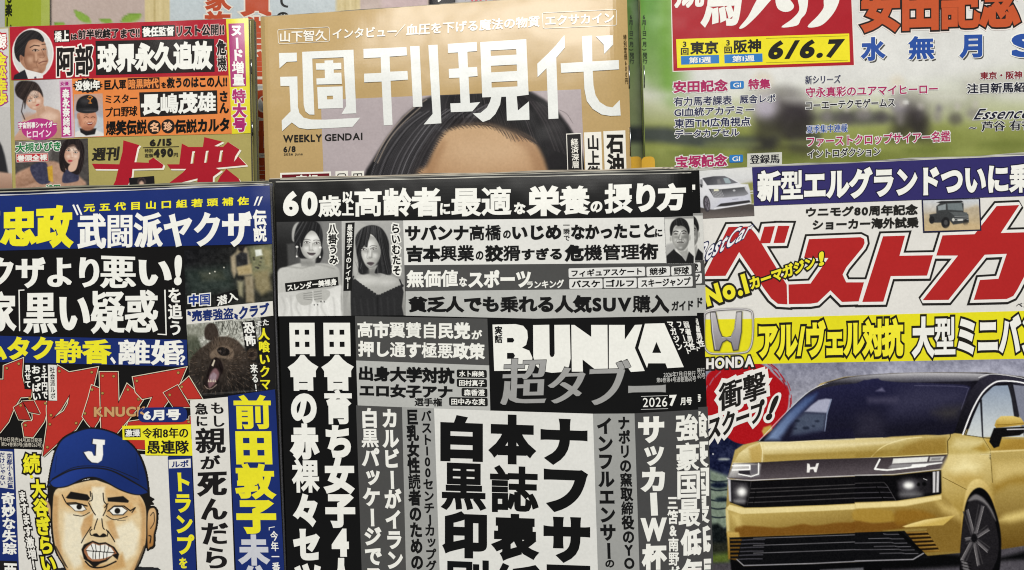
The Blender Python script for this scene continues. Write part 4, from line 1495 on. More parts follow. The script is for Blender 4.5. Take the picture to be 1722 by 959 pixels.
def p_scene(c):
    # sky and hills
    c.all(('#8d8e9e', '#a7a7b0', (1400, 610), (1400, 690)))
    c.noise(70, 26, 31, 4, ay=2.2)
    c.poly([(1140, 760), (1240, 745), (1300, 760), (1300, 820), (1140, 820)], '#232845', 10)
    c.poly([(1100, 690), (1330, 720), (1330, 960), (1100, 960)], '#252a44', 12)
    c.T = (1180, 760, 4.82)
    c.noise(9, 16, 12, 2)
    c.poly([(60, 140), (220, 200), (220, 620), (60, 640)], '#7d8a7c', 5)
    for y in (230, 300, 385, 450, 520):
        c.line([(60, y), (130, y + 14), (220, y + 4)], '#232b33', 2.2, 2, smooth=True)
    c.ell(140, 270, 70, 26, '#20283a', 4)
    c.ell(170, 385, 60, 18, '#26303a', 4)
    c.ell(180, 60, 44, 8, '#b7bdb6', 3)
    c.ell(92, 18, 6, 6, '#eeeeea', 1)
    c.poly([(60, 590), (130, 580), (180, 620), (240, 600), (240, 760), (60, 760)], '#1f2425', 4)
    c.noise(4, 10, 14, 2)
    c.poly([(60, 740), (230, 735), (230, 830), (60, 830)], '#30322a', 5)
    c.poly([(60, 830), (230, 815), (230, 910), (60, 910)], '#5c6a36', 6)
    c.poly([(60, 905), (260, 895), (260, 1200), (60, 1200)], '#4f4c50', 5)
    c.T = (1440, 760, 4.82)
    c.poly([(-400, 880), (1500, 740), (1500, 1300), (-400, 1300)], '#57545a', 6)
    c.noise(3, 10, 15, 3)
    c.poly([(-300, 860), (500, 800), (900, 840), (1160, 860), (1400, 800), (1400, 870), (1200, 880), (820, 930), (300, 960), (-300, 960)], '#131314', 6)
    # red splash behind the lettering
    c.T = (1180, 600, 4.793)
    R = '#a62229'
    sp(c, [(60, 130), (200, 60), (350, 30), (480, 60), (590, 150), (690, 260), (700, 360), (680, 450), (600, 560), (480, 660), (380, 705), (270, 690), (180, 630), (60, 560), (20, 400), (30, 220)], R, 1.2)
    c.T = None
    for i in range(26):
        t = -1.2 + i * .075
        r0, r1 = 66 + 5 * math.sin(i * 5.1), 78 + 4 * math.sin(i * 3.3)
        for w_ in (0,):
            pts = [(1254 + (r0 + (r1 - r0) * (i % 4) / 3) * math.cos(t + a), 676 + (r0 + (r1 - r0) * (i % 4) / 3) * math.sin(t + a)) for a in (0, .1, .2)]
            c.line(pts, R if i % 3 else '#8f1c28', 2.2 if i % 2 else 1.2, 1, .85)
    for i in range(12):
        t = 2.5 + i * .12
        r = 70 + 4 * math.sin(i * 2.7)
        c.line([(1254 + r * math.cos(t + a), 676 + r * math.sin(t + a)) for a in (0, .1, .2)], '#8f8fa3' if i % 2 else R, 1.3, 1, .8)
    c.noise(0.1, 0)
    # ---- car body
    G1, G2 = '#b8a468', '#8a7540'
    c.T = (1180, 600, 4.793)
    c.poly([(485, 600), (500, 570), (560, 550), (570, 590), (500, 640)], '#b89d55', 2)
    body = [(1236, 757), (1250, 748), (1275, 742), (1300, 737), (1345, 676), (1380, 645), (1420, 634), (1500, 628), (1580, 626.5), (1660, 627), (1720, 634), (1800, 650), (1800, 905), (1720, 912), (1680, 925), (1615, 930), (1560, 935), (1240, 965), (1228, 930), (1222, 900), (1221, 855), (1225, 800)]
    c.T = None
    c.poly(body, (G1, G2, (1500, 740), (1500, 930)), 1.2)
    # roof and screen
    c.poly([(1340, 676), (1362, 657), (1392, 642.5), (1420, 635), (1460, 630.5), (1500, 628), (1580, 626.5), (1660, 627), (1720, 634), (1800, 650), (1800, 700), (1700, 700), (1600, 730), (1300, 737)],
           '#1f1d25', 1.0)
    c.T = (1180, 600, 4.793)
    c.poly([(455, 690), (560, 600), (700, 430), (880, 270), (1060, 205), (1250, 165), (1460, 148), (1460, 710), (1000, 670)], ('#55555f', '#1d1c27', (900, 190), (950, 330)), 1.2)
    c.line([(465, 675), (700, 430), (880, 270), (1040, 208), (1250, 168), (1460, 150)], '#e8e8ea', 1.0, .8, .9, smooth=True)
    c.T = None
    c.poly([(1395, 643), (1440, 633), (1500, 628.5), (1560, 627), (1640, 628), (1665, 631), (1650, 640), (1560, 643), (1450, 646), (1385, 655)], ('#b9b8bb', '#35343c', (1520, 628), (1520, 645)), 1.5, smooth=True)
    c.T = (1180, 600, 4.793)
    sp(c, [(510, 670), (560, 600), (700, 440), (880, 290), (1040, 240), (1250, 215), (1460, 205), (1460, 655), (1000, 668), (700, 684), (515, 686)], ('#2f2f4b', '#23222f', (900, 230), (950, 660)), 1.5)
    c.poly([(515, 672), (560, 610), (700, 450), (830, 335), (930, 295), (900, 350), (800, 450), (700, 560), (630, 672)], ('#7f93b5', '#4c5f88', (560, 600), (900, 320)), 6, .9)
    c.poly([(830, 445), (880, 395), (940, 350), (1000, 338), (1045, 342), (1010, 455)], '#a3a5b8', 2)
    c.poly([(770, 500), (830, 450), (1005, 458), (985, 600), (900, 615), (790, 640), (720, 640)], '#50586a', 5)
    c.noise(0.1, 0)
    for x, y, r in ((770, 518, 14), (840, 575, 18), (755, 580, 10), (930, 520, 12), (900, 560, 9)):
        c.ell(x, y, r * 1.5, r * .7, '#262b3a', 2, .8)
    c.line([(1045, 345), (1010, 460), (992, 600)], '#8791a8', 1.6, 1)
    c.poly([(1250, 480), (1380, 470), (1440, 480), (1440, 640), (1260, 640)], '#3a3946', 14, .8)
    c.poly([(640, 650), (900, 610), (1460, 560), (1460, 650), (1000, 665), (650, 680)], '#25233a', 10, .7)
    c.T = (1440, 600, 5.1)
    sp(c, [(-10, 235), (400, 222), (700, 230), (960, 250), (955, 310), (900, 450), (830, 660), (600, 670), (300, 686), (-10, 690)], ('#2f2f4b', '#23222f', (-368, 245), (-315, 702)), 1.5)
    c.poly([(370, 300), (500, 245), (930, 262), (945, 300), (920, 400), (700, 470), (480, 500), (300, 520), (290, 380)], '#46455a', 24, .7)
    c.poly([(20, 500), (160, 470), (230, 560), (240, 690), (0, 690)], '#3c3a48', 16, .7)
    c.poly([(90, 350), (350, 345), (365, 370), (340, 400), (100, 400)], '#4c4a5e', 6, .8)
    c.poly([(170, 295), (220, 265), (245, 298)], '#7c7a92', 3, .8)
    c.poly([(660, 480), (760, 440), (900, 430), (860, 520), (760, 530)], '#4a4742', 14, .7)
    c.line([(500, 248), (800, 252), (950, 265), (952, 300), (900, 450)], '#6b6a80', 1, 1.6, .7, smooth=True)
    # A pillar, side glass
    sp(c, [(1060, 190), (1140, 155), (1300, 165), (1460, 200), (1460, 260), (1330, 220), (1200, 230), (1080, 330), (1000, 480), (930, 665), (840, 655), (900, 480), (990, 280)], ('#3a3844', '#1c1b20', (1200, 150), (900, 660)), 1.2, m=False)
    c.poly([(945, 675), (1000, 520), (1060, 380), (1075, 350), (1180, 250), (1300, 245), (1345, 370), (1390, 540), (1440, 690), (1085, 690)], ('#8c98a9', '#c3c8c8', (1200, 260), (1200, 650)), 1.2)
    c.poly([(1300, 235), (1335, 235), (1390, 480), (1400, 560), (1360, 560), (1330, 360)], '#2e2d33', 1.2)
    c.poly([(1345, 240), (1470, 255), (1480, 600), (1440, 700), (1400, 520)], '#7f8290', 1.2)
    c.poly([(1060, 375), (1078, 365), (1090, 690), (1078, 690)], '#2a2a30', 1)
    c.line([(912, 672), (990, 470), (1080, 310), (1180, 225), (1260, 208), (1380, 215), (1470, 235)], '#e9e9ea', 2.4, .8, smooth=True)
    c.line([(940, 668), (1010, 490), (1090, 330), (1190, 245), (1300, 238)], '#1c1b20', 1.6, .8, smooth=True)
    c.line([(1050, 180), (1140, 150), (1290, 160), (1460, 190)], '#c9c9cc', 1.4, .8, smooth=True)
    c.line([(930, 672), (1085, 695), (1150, 700)], '#1f1e20', 1.6, .8)
    c.line([(1250, 703), (1470, 703)], '#8a8a88', 1, .8)
    # hood
    c.T = (1180, 600, 4.793)
    c.poly([(255, 860), (300, 780), (380, 720), (470, 690), (700, 690), (1460, 655), (1460, 800), (1000, 835), (500, 858)], ('#d9cc9c', '#a08a4a', (900, 690), (920, 850)), 1.2)
    c.poly([(380, 740), (470, 700), (490, 760), (480, 850), (400, 855)], '#b59a58', 4, .8)
    c.line([(476, 700), (492, 760), (486, 850)], '#efe6c0', 1.3, 1.6, .9)
    c.poly([(500, 790), (900, 778), (1300, 760), (1460, 752), (1460, 812), (1000, 835), (500, 856)], ('#8f7637', '#b39c5c', (900, 770), (905, 850)), 3, .65)
    c.poly([(500, 715), (900, 706), (1460, 682), (1460, 712), (900, 742), (500, 752)], '#e6dcb6', 4, .6)
    c.line([(460, 688), (700, 689), (1000, 672), (1460, 655)], '#ece3bf', 1.3, 1, .8)
    c.line([(250, 858), (480, 860), (1000, 838), (1460, 815)], '#efe7c6', 1.3, .9, .9)
    c.T = (1440, 600, 5.1)
    c.poly([(-10, 700), (560, 690), (800, 665), (805, 690), (775, 735), (770, 835), (300, 858), (-10, 870)], ('#d9cc9c', '#a08a4a', (-368, 734), (-347, 904)), 1.2)
    c.poly([(350, 840), (420, 760), (560, 710), (770, 690), (770, 835)], '#94793c', 6, .75)
    c.line([(130, 858), (230, 770), (400, 710), (560, 690)], '#efe2ad', 1.2, 1.6, .9, smooth=True)
    c.line([(0, 872), (300, 858), (780, 832)], '#e9dca8', 1.2, 1, .9)
    c.poly([(810, 665), (950, 675), (1085, 695), (1150, 800), (1150, 1400), (780, 1400), (790, 740)], ('#b6a264', '#c4b478', (900, 680), (1000, 900)), 1.2)
    c.line([(808, 662), (806, 690), (782, 725), (786, 830), (750, 920)], '#3f3418', 1.1, .8)
    c.line([(1085, 695), (1150, 800), (1157, 960)], '#4f4320', .9, .8)
    c.poly([(1100, 700), (1470, 705), (1470, 800), (1160, 810)], ('#b79c51', '#a28440', (1200, 710), (1250, 800)), 4)
    c.line([(1150, 815), (1470, 800)], '#ecdfae', 1.6, 3, .9)
    c.poly([(1000, 790), (1090, 740), (1140, 800), (1100, 820)], '#a08238', 5, .8)
    c.poly([(-10, 812), (330, 800), (130, 858), (-10, 872)], '#937b3d', 3, .6)
    c.poly([(-10, 737), (420, 712), (300, 745), (-10, 768)], '#e6dcb6', 4, .6)
    c.poly([(850, 700), (1000, 705), (1090, 725), (1060, 760), (900, 790), (820, 770)], '#ddd2a4', 8, .6)
    # mirror
    sp(c, [(1185, 590), (1200, 545), (1240, 510), (1340, 508), (1410, 525), (1436, 560), (1440, 585), (1200, 612)], ('#d5bf78', '#a5873f', (1300, 510), (1300, 605)), 1, m=False)
    c.line([(1205, 585), (1300, 583), (1440, 570)], '#7c6226', 1, 1)
    c.poly([(1180, 612), (1440, 600), (1440, 650), (1400, 675), (1250, 690), (1225, 770), (1180, 785), (1140, 730), (1150, 690)], '#1b1a1b', 1)
    c.line([(1295, 625), (1440, 620)], '#bcbcc0', 2, 1)
    c.poly([(1060, 835), (1150, 832), (1155, 880), (1095, 885)], '#27231a', 1)
    c.line([(1070, 840), (1150, 836)], '#dcd8c8', 1, .7)
    c.line([(1100, 855), (1150, 855)], '#cfcbbd', 1, .7)
    c.poly([(1410, 890), (1460, 850), (1500, 850), (1500, 940), (1420, 940)], '#6b6556', 2)
    # front fascia
    c.T = (1180, 760, 4.82)
    c.poly([(205, 215), (255, 95), (480, 85), (900, 62), (1460, 45), (1460, 190), (900, 205), (480, 225), (380, 232), (230, 215)], ('#3a3438', '#5d565a', (800, 60), (810, 200)), 1)
    c.poly([(210, 210), (260, 95), (400, 95), (480, 100), (470, 200), (400, 210)], ('#d8d7d2', '#7a777a', (300, 95), (340, 210)), 2.5)
    c.poly([(300, 150), (390, 148), (395, 185), (300, 182)], '#39363b', 1.5)
    c.poly([(395, 105), (455, 103), (450, 170), (395, 180)], '#6a676c', 1.5)
    c.line([(462, 95), (460, 180), (400, 200), (300, 180)], '#efefec', 2, .8)
    c.line([(250, 112), (390, 110), (390, 142), (250, 148)], '#f2f2ef', 2.6, 1.2)
    c.line([(205, 212), (230, 225), (400, 232), (900, 207), (1460, 185)], '#c6c3c2', 1.6, .8)
    for P in ([(855, 95), (873, 97), (880, 125), (920, 122), (930, 95), (950, 92), (930, 165), (915, 166), (905, 140), (880, 142), (872, 168), (852, 168)],):
        c.poly(P, '#e5e3e0', .7)
    c.poly([(215, 225), (400, 236), (900, 212), (1460, 192), (1460, 408), (1000, 432), (500, 452), (350, 452), (230, 410)], '#19181a', 1)
    c.poly([(212, 222), (235, 230), (240, 405), (222, 400)], '#bdbcc2', 1.4)
    c.poly([(240, 240), (370, 250), (380, 300), (350, 430), (245, 400)], '#3a383c', 3)
    c.ell(322, 325, 46, 44, '#a6a5a4', 7, .9)
    c.ell(325, 325, 27, 26, '#f3f3f0', 5)
    c.ell(308, 400, 48, 16, '#a2a1a2', 5, .8)
    c.line([(400, 240), (370, 430)], '#3a383a', 1.2, 1)
    for k, y in enumerate((262, 290, 332, 372)):
        x0 = 400 - k * 6
        c.line([(x0, y + 40), (900, y + 18), (1460, y - 8)] if k else [(400, 300), (900, 280), (1460, 255)], '#5b595a', 1.3, 1.4, .9)
    for x in (440, 432, 424):
        c.line([(x, 320 + (440 - x) * 5), (x - 4, 345 + (440 - x) * 5)], '#0f0f10', 1.4, .8)
    # bumper, left part
    c.poly([(195, 460), (225, 430), (350, 455), (500, 452), (1000, 432), (1460, 408), (1460, 640), (900, 665), (310, 690), (205, 650)], ('#b39e60', '#846b36', (800, 450), (840, 700)), 1)
    c.poly([(200, 455), (225, 428), (350, 458), (500, 454), (1000, 436), (1460, 412), (1460, 456), (1000, 478), (500, 498), (320, 505), (215, 470)], '#dccd98', 1.5)
    sp(c, [(300, 600), (480, 606), (600, 615), (700, 608), (820, 585), (920, 598), (1100, 575), (1250, 572), (1460, 560), (1460, 645), (900, 668), (310, 690), (270, 650)], '#785424', 2.5, .88)
    c.poly([(240, 500), (310, 510), (320, 600), (290, 610)], '#d3c081', 6, .7)
    c.poly([(195, 465), (215, 470), (225, 640), (205, 650)], '#e0d3a0', 3, .8)
    c.poly([(205, 650), (300, 652), (310, 690), (230, 870), (215, 870)], ('#c2a662', '#8d6d2f', (210, 650), (230, 870)), 2)
    # lower grille
    c.poly([(225, 695), (900, 672), (1460, 648), (1600, 645), (1850, 860), (1460, 885), (340, 925), (285, 880), (232, 870)], '#19191b', 1)
    for k in range(6):
        y = 710 + 31 * k
        c.poly([(228, y), (325 - 7 * k, y - 2), (322 - 7 * k, y + 12), (230, y + 13)], '#6e5428', 1)
        c.line([(330 - 6 * k, y + 6), (410 - 6 * k, y + 2), (510 - 4 * k, y + 2 if k % 2 else y)], '#55545a', 1.8, 1.2, .9)
    for k, y in enumerate((700, 758, 820)):
        c.line([(420, y + 2), (900, y - 15), (1460, y - 36)], '#7b7a7e', 1.3, 1.1, .9)
    c.poly([(232, 870), (285, 880), (340, 925), (1460, 885), (1460, 1300), (300, 1300), (240, 960)], '#131314', 1.5)
    c.line([(285, 872), (340, 922), (900, 905), (1460, 878)], '#8f8e92', 1.8, 1)
    c.poly([(960, 955), (1310, 938), (1320, 990), (960, 1000)], '#66666a', 2)
    # right half of the front
    c.T = (1440, 760, 4.82)
    c.poly([(-10, 55), (300, 42), (745, 22), (735, 80), (700, 135), (300, 180), (-10, 190)], ('#3a3438', '#5d565a', (-453, 60), (-443, 200)), 1)
    c.poly([(300, 55), (585, 40), (572, 80), (290, 97)], '#dededa', 1)
    c.poly([(598, 42), (715, 36), (695, 72), (590, 78)], '#b9b8b6', 1)
    c.poly([(612, 50), (690, 45), (678, 66), (604, 70)], '#8b8a8a', 1)
    c.poly([(290, 100), (450, 95), (700, 80), (690, 92), (570, 105), (560, 122), (300, 135), (260, 130)], '#8f8d8f', 2)
    c.poly([(455, 102), (575, 96), (695, 84), (698, 92), (590, 108), (545, 122), (440, 122)], '#efefec', 1)
    c.line([(190, 62), (150, 140), (250, 148), (400, 132), (560, 112)], '#efefec', 2.8, .8)
    c.line([(-10, 190), (300, 183), (700, 138)], '#b9b7b5', 1.3, .8)
    c.poly([(-10, 195), (300, 190), (690, 148), (692, 330), (680, 345), (330, 398), (-10, 410)], '#161517', 1)
    c.poly([(330, 235), (600, 205), (612, 330), (350, 380)], '#2c2a2d', 4)
    c.ell(425, 270, 70, 50, '#77757a', 9, .8)
    c.ell(425, 272, 38, 26, '#f2f2ee', 5)
    c.ell(440, 345, 90, 22, '#8f8e90', 8, .75)
    c.ell(505, 265, 12, 14, '#0f0f10', 2)
    c.ell(550, 260, 16, 16, '#0f0f10', 2)
    c.line([(545, 218), (572, 228)], '#c9c9c9', 1, .8)
    c.poly([(620, 162), (642, 160), (640, 330), (620, 332)], '#c9c8c9', 1)
    c.poly([(652, 158), (672, 156), (668, 326), (648, 330)], '#c9c8c9', 1)
    c.line([(-10, 255), (225, 248), (250, 275), (320, 395)], '#4c4a4c', 1.2, 1.2)
    for k, y in enumerate((292, 334, 376)):
        c.line([(-10, y), (170 + 34 * k, y - 6), (260 + 22 * k, y - 4)], '#57555a', 1.3, 1.2, .9)
    c.line([(165, 285), (220, 385)], '#0d0d0e', 1.6, 1)
    c.poly([(-10, 410), (330, 400), (690, 345), (700, 330), (850, 420), (860, 600), (840, 810), (560, 815), (570, 620), (-10, 645)], ('#b39e60', '#846b36', (-453, 450), (-413, 700)), 1.5)
    c.poly([(-10, 415), (330, 402), (690, 350), (690, 385), (400, 440), (-10, 462)], '#ddcd96', 2)
    sp(c, [(-10, 470), (250, 470), (300, 500), (310, 560), (150, 575), (-10, 560)], '#a58740', 3, .8)
    sp(c, [(-10, 560), (150, 580), (380, 565), (370, 620), (-10, 640)], '#785424', 2.5, .88)
    sp(c, [(320, 480), (500, 470), (600, 500), (640, 530), (500, 560), (330, 590)], '#8d6a2c', 5, .85)
    c.poly([(640, 390), (760, 440), (840, 400), (880, 440), (850, 560), (700, 490)], '#d8c382', 10, .7)
    c.poly([(375, 605), (450, 580), (560, 550), (800, 515), (705, 595), (400, 612)], ('#efe0a8', '#c4ab62', (500, 540), (520, 610)), 1.2)
    c.poly([(395, 650), (570, 640), (675, 800), (530, 815)], '#2a1f10', 1)
    for k in range(6):
        y = 650 + 30 * k
        c.poly([(392 + 27 * k, y), (572 + 20 * k, y - 8), (580 + 20 * k, y + 6), (402 + 27 * k, y + 15)], ('#a78748', '#6a4f22', (0, y - 5), (0, y + 15)), 1)
    c.poly([(-10, 655), (390, 640), (540, 820), (470, 880), (-10, 890)], '#1a1a1c', 1)
    for k, (y, x0, x1) in enumerate(((664, 230, 350), (700, 100, 390), (735, -10, 410), (764, 145, 440), (790, -10, 470), (820, 190, 500))):
        c.line([(x0, y + 4), (x1 - 130, y), (x1 - 100, y + 6), (x1, y + 4)], '#77767b', 1.2, 1.1, .85)
    c.line([(350, 655), (540, 822)], '#0c0c0d', 5, 1)
    c.line([(-10, 885), (460, 872), (545, 822)], '#9b9a9e', 1.8, 1)
    # plinth of the wing, door
    c.poly([(690, 130), (745, 22), (1085, 10), (1100, 240), (1130, 480), (1170, 780), (1000, 300), (900, 400), (860, 560), (840, 500), (700, 340)], ('#d2c28c', '#a89050', (800, 60), (860, 430)), 4)
    c.poly([(760, 130), (880, 60), (1000, 110), (960, 170), (800, 180)], '#eadfb0', 14, .8)
    c.poly([(760, 200), (900, 180), (1000, 210), (900, 260), (800, 250)], '#b3954e', 14, .6)
    c.poly([(1090, 60), (1500, 40), (1500, 740), (1180, 790), (1130, 470), (1100, 250)], ('#b39e62', '#6e5728', (1200, 200), (1220, 760)), 1.5)
    c.poly([(1110, 100), (1500, 70), (1500, 150), (1250, 190), (1130, 260)], '#cdb97e', 10, .8)
    c.poly([(1110, 270), (1300, 200), (1500, 200), (1500, 250), (1250, 260), (1120, 330)], '#93742f', 10, .7)
    c.poly([(1150, 560), (1210, 510), (1500, 440), (1500, 520), (1250, 570)], '#dcc987', 8, .85)
    c.line([(1090, 60), (1105, 250)], '#5c4c24', .9, .8)
    c.line([(700, 205), (940, 330)], '#5a4719', .8, .8)
    # wheel
    sp(c, [(850, 760), (850, 600), (870, 420), (900, 290), (950, 230), (1010, 225), (1070, 280), (1110, 400), (1140, 560), (1120, 470), (1060, 330), (1000, 290), (940, 330), (900, 430), (870, 620)], ('#d9c68a', '#a38542', (900, 240), (1100, 500)), 2)
    sp(c, [(838, 940), (850, 700), (880, 450), (930, 330), (1000, 290), (1070, 340), (1120, 450), (1165, 620), (1175, 800), (1150, 1000), (1050, 1200), (860, 1150)], '#131214', 1.5)
    sp(c, [(846, 900), (860, 620), (905, 420), (960, 385), (1040, 420), (1110, 530), (1150, 690), (1150, 830), (1100, 960), (1000, 1080), (880, 1060)], '#2b292c', 1.5)
    sp(c, [(905, 400), (960, 345), (1030, 375), (1100, 470), (1130, 560), (1060, 440), (980, 390)], '#8a8788', 2.5, .85)
    hub = (955, 700)
    for a, L in ((-2.05, 250), (-1.25, 280), (-.45, 200), (.45, 210), (1.2, 230), (2.2, 240), (2.9, 110)):
        ex, ey = hub[0] + math.cos(a) * L * .62, hub[1] + math.sin(a) * L
        nx, ny = -math.sin(a) * 26, math.cos(a) * 26
        c.poly([(hub[0] + nx * .5, hub[1] + ny * .5), (ex + nx, ey + ny), (ex + nx * .2, ey + ny * .2), (hub[0] - nx * .3, hub[1] - ny * .3)], '#6c696b', 2, .9)
        c.line([(hub[0] - nx * .5, hub[1] - ny * .5), (ex - nx * .7, ey - ny * .7)], '#454345', 2, 1.5, .9)
        c.line([(hub[0] + nx * .5, hub[1] + ny * .5), (ex + nx, ey + ny)], '#a9a6a6', 1, 1, .8)
    c.ell(955, 700, 26, 36, '#1b1a1c', 2)
    c.poly([(846, 860), (900, 900), (930, 1000), (880, 1020)], '#8a8889', 2, .7)
    for k in range(5):
        c.line([(850, 880 + k * 24), (930, 900 + k * 24)], '#19181a', 1.2, .8)
    c.clip = None
    c.C = (c.C - 118) * 1.16 + 114
    c.noise(1.7, 6, 77, 1)


C.picture([(1153, 614.5), (1857, 601), (1872, 1010), (1160, 1030)], p_scene, 2.2, 1.0, label='printed photo of a gold minivan in front of hills')
HW_ = '#e6e4df'
C.text('衝撃', (1208, 646, 1287, 621, 1290, 668, 1208, 694), '#1f1d1b', 7, w=.05, wy=.03, out=((.14, HW_),))
C.text('スクープ', (1191, 702, 1286, 670, 1286, 707, 1189, 744), '#1f1d1b', 7, w=.06, wy=.03, out=((.17, HW_),))
C.text('!', (1302, 666, 1312, 664, 1296, 708, 1286, 706), '#1f1d1b', 7, w=.05, out=((.09, HW_),))


def p_badge(c):
    c.all('#e2da22')
    c.poly([(1100, 500), (1400, 500), (1400, 534.8), (1100, 538.5)], '#dcdad4', .8)
    c.T = (1150, 430, 4.36)
    ring = [(150, 470), (165, 420), (250, 400), (400, 393), (480, 402), (505, 440), (505, 600), (480, 690), (420, 715), (230, 722), (170, 700), (150, 640)]
    c.line(ring, '#8d8b80', 4.5, 4, .5, smooth=True, closed=True)
    c.line(ring, '#4e4a4c', 3.4, .9, 1, smooth=True, closed=True)
    c.line([(x - 1, y - 2) for x, y in ring], '#cfcccd', 1.9, .9, 1, smooth=True, closed=True)
    Hh = [(192, 412), (235, 412), (262, 540), (282, 590), (310, 598), (345, 590), (368, 540), (385, 410), (428, 408), (425, 560), (400, 695), (360, 700), (345, 640), (315, 622), (285, 640), (262, 700), (220, 698), (200, 560)]
    c.poly([(x + 4, y + 5) for x, y in Hh], '#77721e', 2, .7)
    c.poly(Hh, '#3c393b', .9)
    Hi = [(198, 418), (230, 418), (256, 542), (278, 596), (310, 606), (350, 596), (374, 542), (391, 416), (422, 414), (419, 558), (396, 688), (366, 692), (350, 634), (315, 614), (280, 634), (258, 692), (226, 690), (206, 558)]
    c.poly(Hi, ('#bfbcbf', '#817d84', (300, 420), (310, 690)), .8)
    c.line([(200, 420), (212, 560), (232, 688)], '#e3e1e4', .8, .7, .9)
    c.line([(387, 420), (370, 545), (345, 600), (280, 600)], '#dfdde0', .7, .7, .9)


C.picture([(1180.5, 517), (1269, 514.5), (1270.5, 599.5), (1182, 601.5)], p_badge, 3.2, .7, name='emblem', label='chrome H emblem in a rounded frame')
C.text('HONDA', (1187.5, 603, 621.5, 1268, 598, 617.5), HW_, 7, w=.05, out=((.12, '#262321'),))

# ================================================================== K: blue-topped magazine, front row left (copies behind)
gK = 'copies of the blue-topped magazine'
SIDE = lambda u, v: roll(u, .95, .05, .0014) + roll(v, .10, -.10, .0016)
qK = [(-245, 339), (454, 311.5), (490, 1262), (-205, 1292)]


def shiftq(q, dxt, dyt, dxb, dyb):
    return [(q[0][0] + dxt, q[0][1] + dyt), (q[1][0] + dxt, q[1][1] + dyt), (q[2][0] + dxb, q[2][1] + dyb), (q[3][0] + dxb, q[3][1] + dyb)]


K = Mag('magazine', 'front copy of the blue-topped magazine with the cartoon ballplayer, lower left', 'magazine', gK, qK, -0.001, '#151414',
        thick=.0042, pages_up=3.0, bow=SIDE, tone='#cfcfd6')
K2 = Mag('magazine', 'second blue-topped magazine, a thin pale page edge just above the front copy', 'magazine', gK,
         [(-243, 332), (458.5, 308.5), (487, 1258), (-205, 1288)], -0.006, '#141a33', thick=.0042, pages_up=2.6, tone='#b9b6a2', bow=SIDE, step=12)
K3 = Mag('magazine', 'hindmost blue-topped magazine, a thin grey-green edge above the other two copies', 'magazine', gK,
         [(-243, 326), (462, 305.5), (489, 1255), (-205, 1285)], -0.011, '#1c1c1b', thick=.0042, pages_up=3.0, tone='#8b8a78', bow=SIDE, step=12)
BL, YE = '#1b2d6c', '#e8e02c'
K.poly([(-244.5, 339.8), (453.5, 312.2), (457.5, 410), (100, 419), (-240, 428)], BL, 1, label='blue headline band')
K.text('原忠政', (-58, 352, 416, 124, 343.5, 418), YE, w=.05)
for d in (0, 6.5):
    K.poly([(121.5 + d, 345), (124.5 + d, 344), (132 + d, 361), (129.5 + d, 362.5)], WHITE, 4)
    K.poly([(432 + d, 331), (435.5 + d, 330.5), (429 + d, 346), (426.5 + d, 346)], WHITE, 4)
K.text('元五代目山口組若頭補佐', (140.5, 343, 357, 418.5, 330.5, 345), YE, w=.035, track=.35)
K.text('武闘派', (130, 359, 419.5, 274, 357, 417), WHITE, w=.045, wy=.022)
K.text('ヤクザ', (275, 359, 418, 424, 354, 415), WHITE, w=.05, wy=.03)
K.text('伝説', (424.5, 448, 352.5, 425.5, 449.5, 407), WHITE, w=.045, vert=True)
K.text('クザより', (-21, 432, 485, 167, 431, 485), WHITE, w=.05, wy=.022)
K.text('悪い', (168, 430, 485, 289, 434, 483), WHITE, w=.055, wy=.022)
K.text('!', (293, 429, 480, 306, 429, 480), WHITE, w=.05, shear=.1)
K.text('家', (-24, 490, 557, 28, 490, 558), WHITE, w=.05, wy=.025)
K.poly([(31, 487.5), (41, 487), (41, 488.8), (33, 489.3), (34, 557), (32, 557)], WHITE, 4)
K.text('黒い疑惑', (39, 490, 562, 266, 487, 562), WHITE, w=.055, wy=.025)
K.poly([(276, 487.5), (278.5, 487.5), (280.5, 564), (265, 563), (265, 561.2), (278.5, 562)], WHITE, 4)
K.text('を追う', (281.5, 306, 484.5, 283.5, 308, 564), WHITE, w=.04, wy=.02, vert=True)
K.poly([(-236, 560), (314, 571.5), (315.5, 617), (-234, 603)], BL, 2, label='blue headline band')
K.text('ムタク', (-28, 566, 606, 90, 566, 605), YE, w=.05)
K.text('静香', (92, 569.5, 611, 188, 571, 613), YE, w=.05, wy=.035)
K.text('、', (185, 600, 613, 195, 600, 613), WHITE, w=.04)
K.text('離婚', (199, 571, 614, 309.5, 572, 615), WHITE, w=.05, wy=.035)
K.text('?', (303, 598, 614, 311.5, 598, 614), WHITE, 5.2, w=.02, out=((.09, '#1e3272'),))
K.poly([(-5, 755), (23.8, 755.5), (34, 1010), (-5, 1010), (-220, 1010), (-225, 748)], BL, 2, label='blue side panel')
K.poly([(-10, 758), (21, 760), (23.5, 823), (-8, 819)], '#dcdad3', 3)
K.text('京都小6児童', (10.5, 20.5, 762, 12, 22.5, 821), BL, 5, w=.02, vert=True)
K.text('だけじゃない', (-1, 8, 761, 0, 9.5, 816), BL, 5, w=.02, vert=True)
K.text('奇妙な失踪', (1.5, 25.5, 828, 4, 29, 933), WHITE, 5, w=.045, wy=.03, vert=True)
K.poly([(-30, 942), (29, 944), (33, 1010), (-30, 1010)], '#1d1c1c', 3)
K.text('亜', (6, 947, 976, 29, 948, 977), WHITE, 5, w=.045)
K.poly([(24, 755), (283, 766), (299, 1010), (34, 1010)], '#dbd9d2', 2, label='white panel')
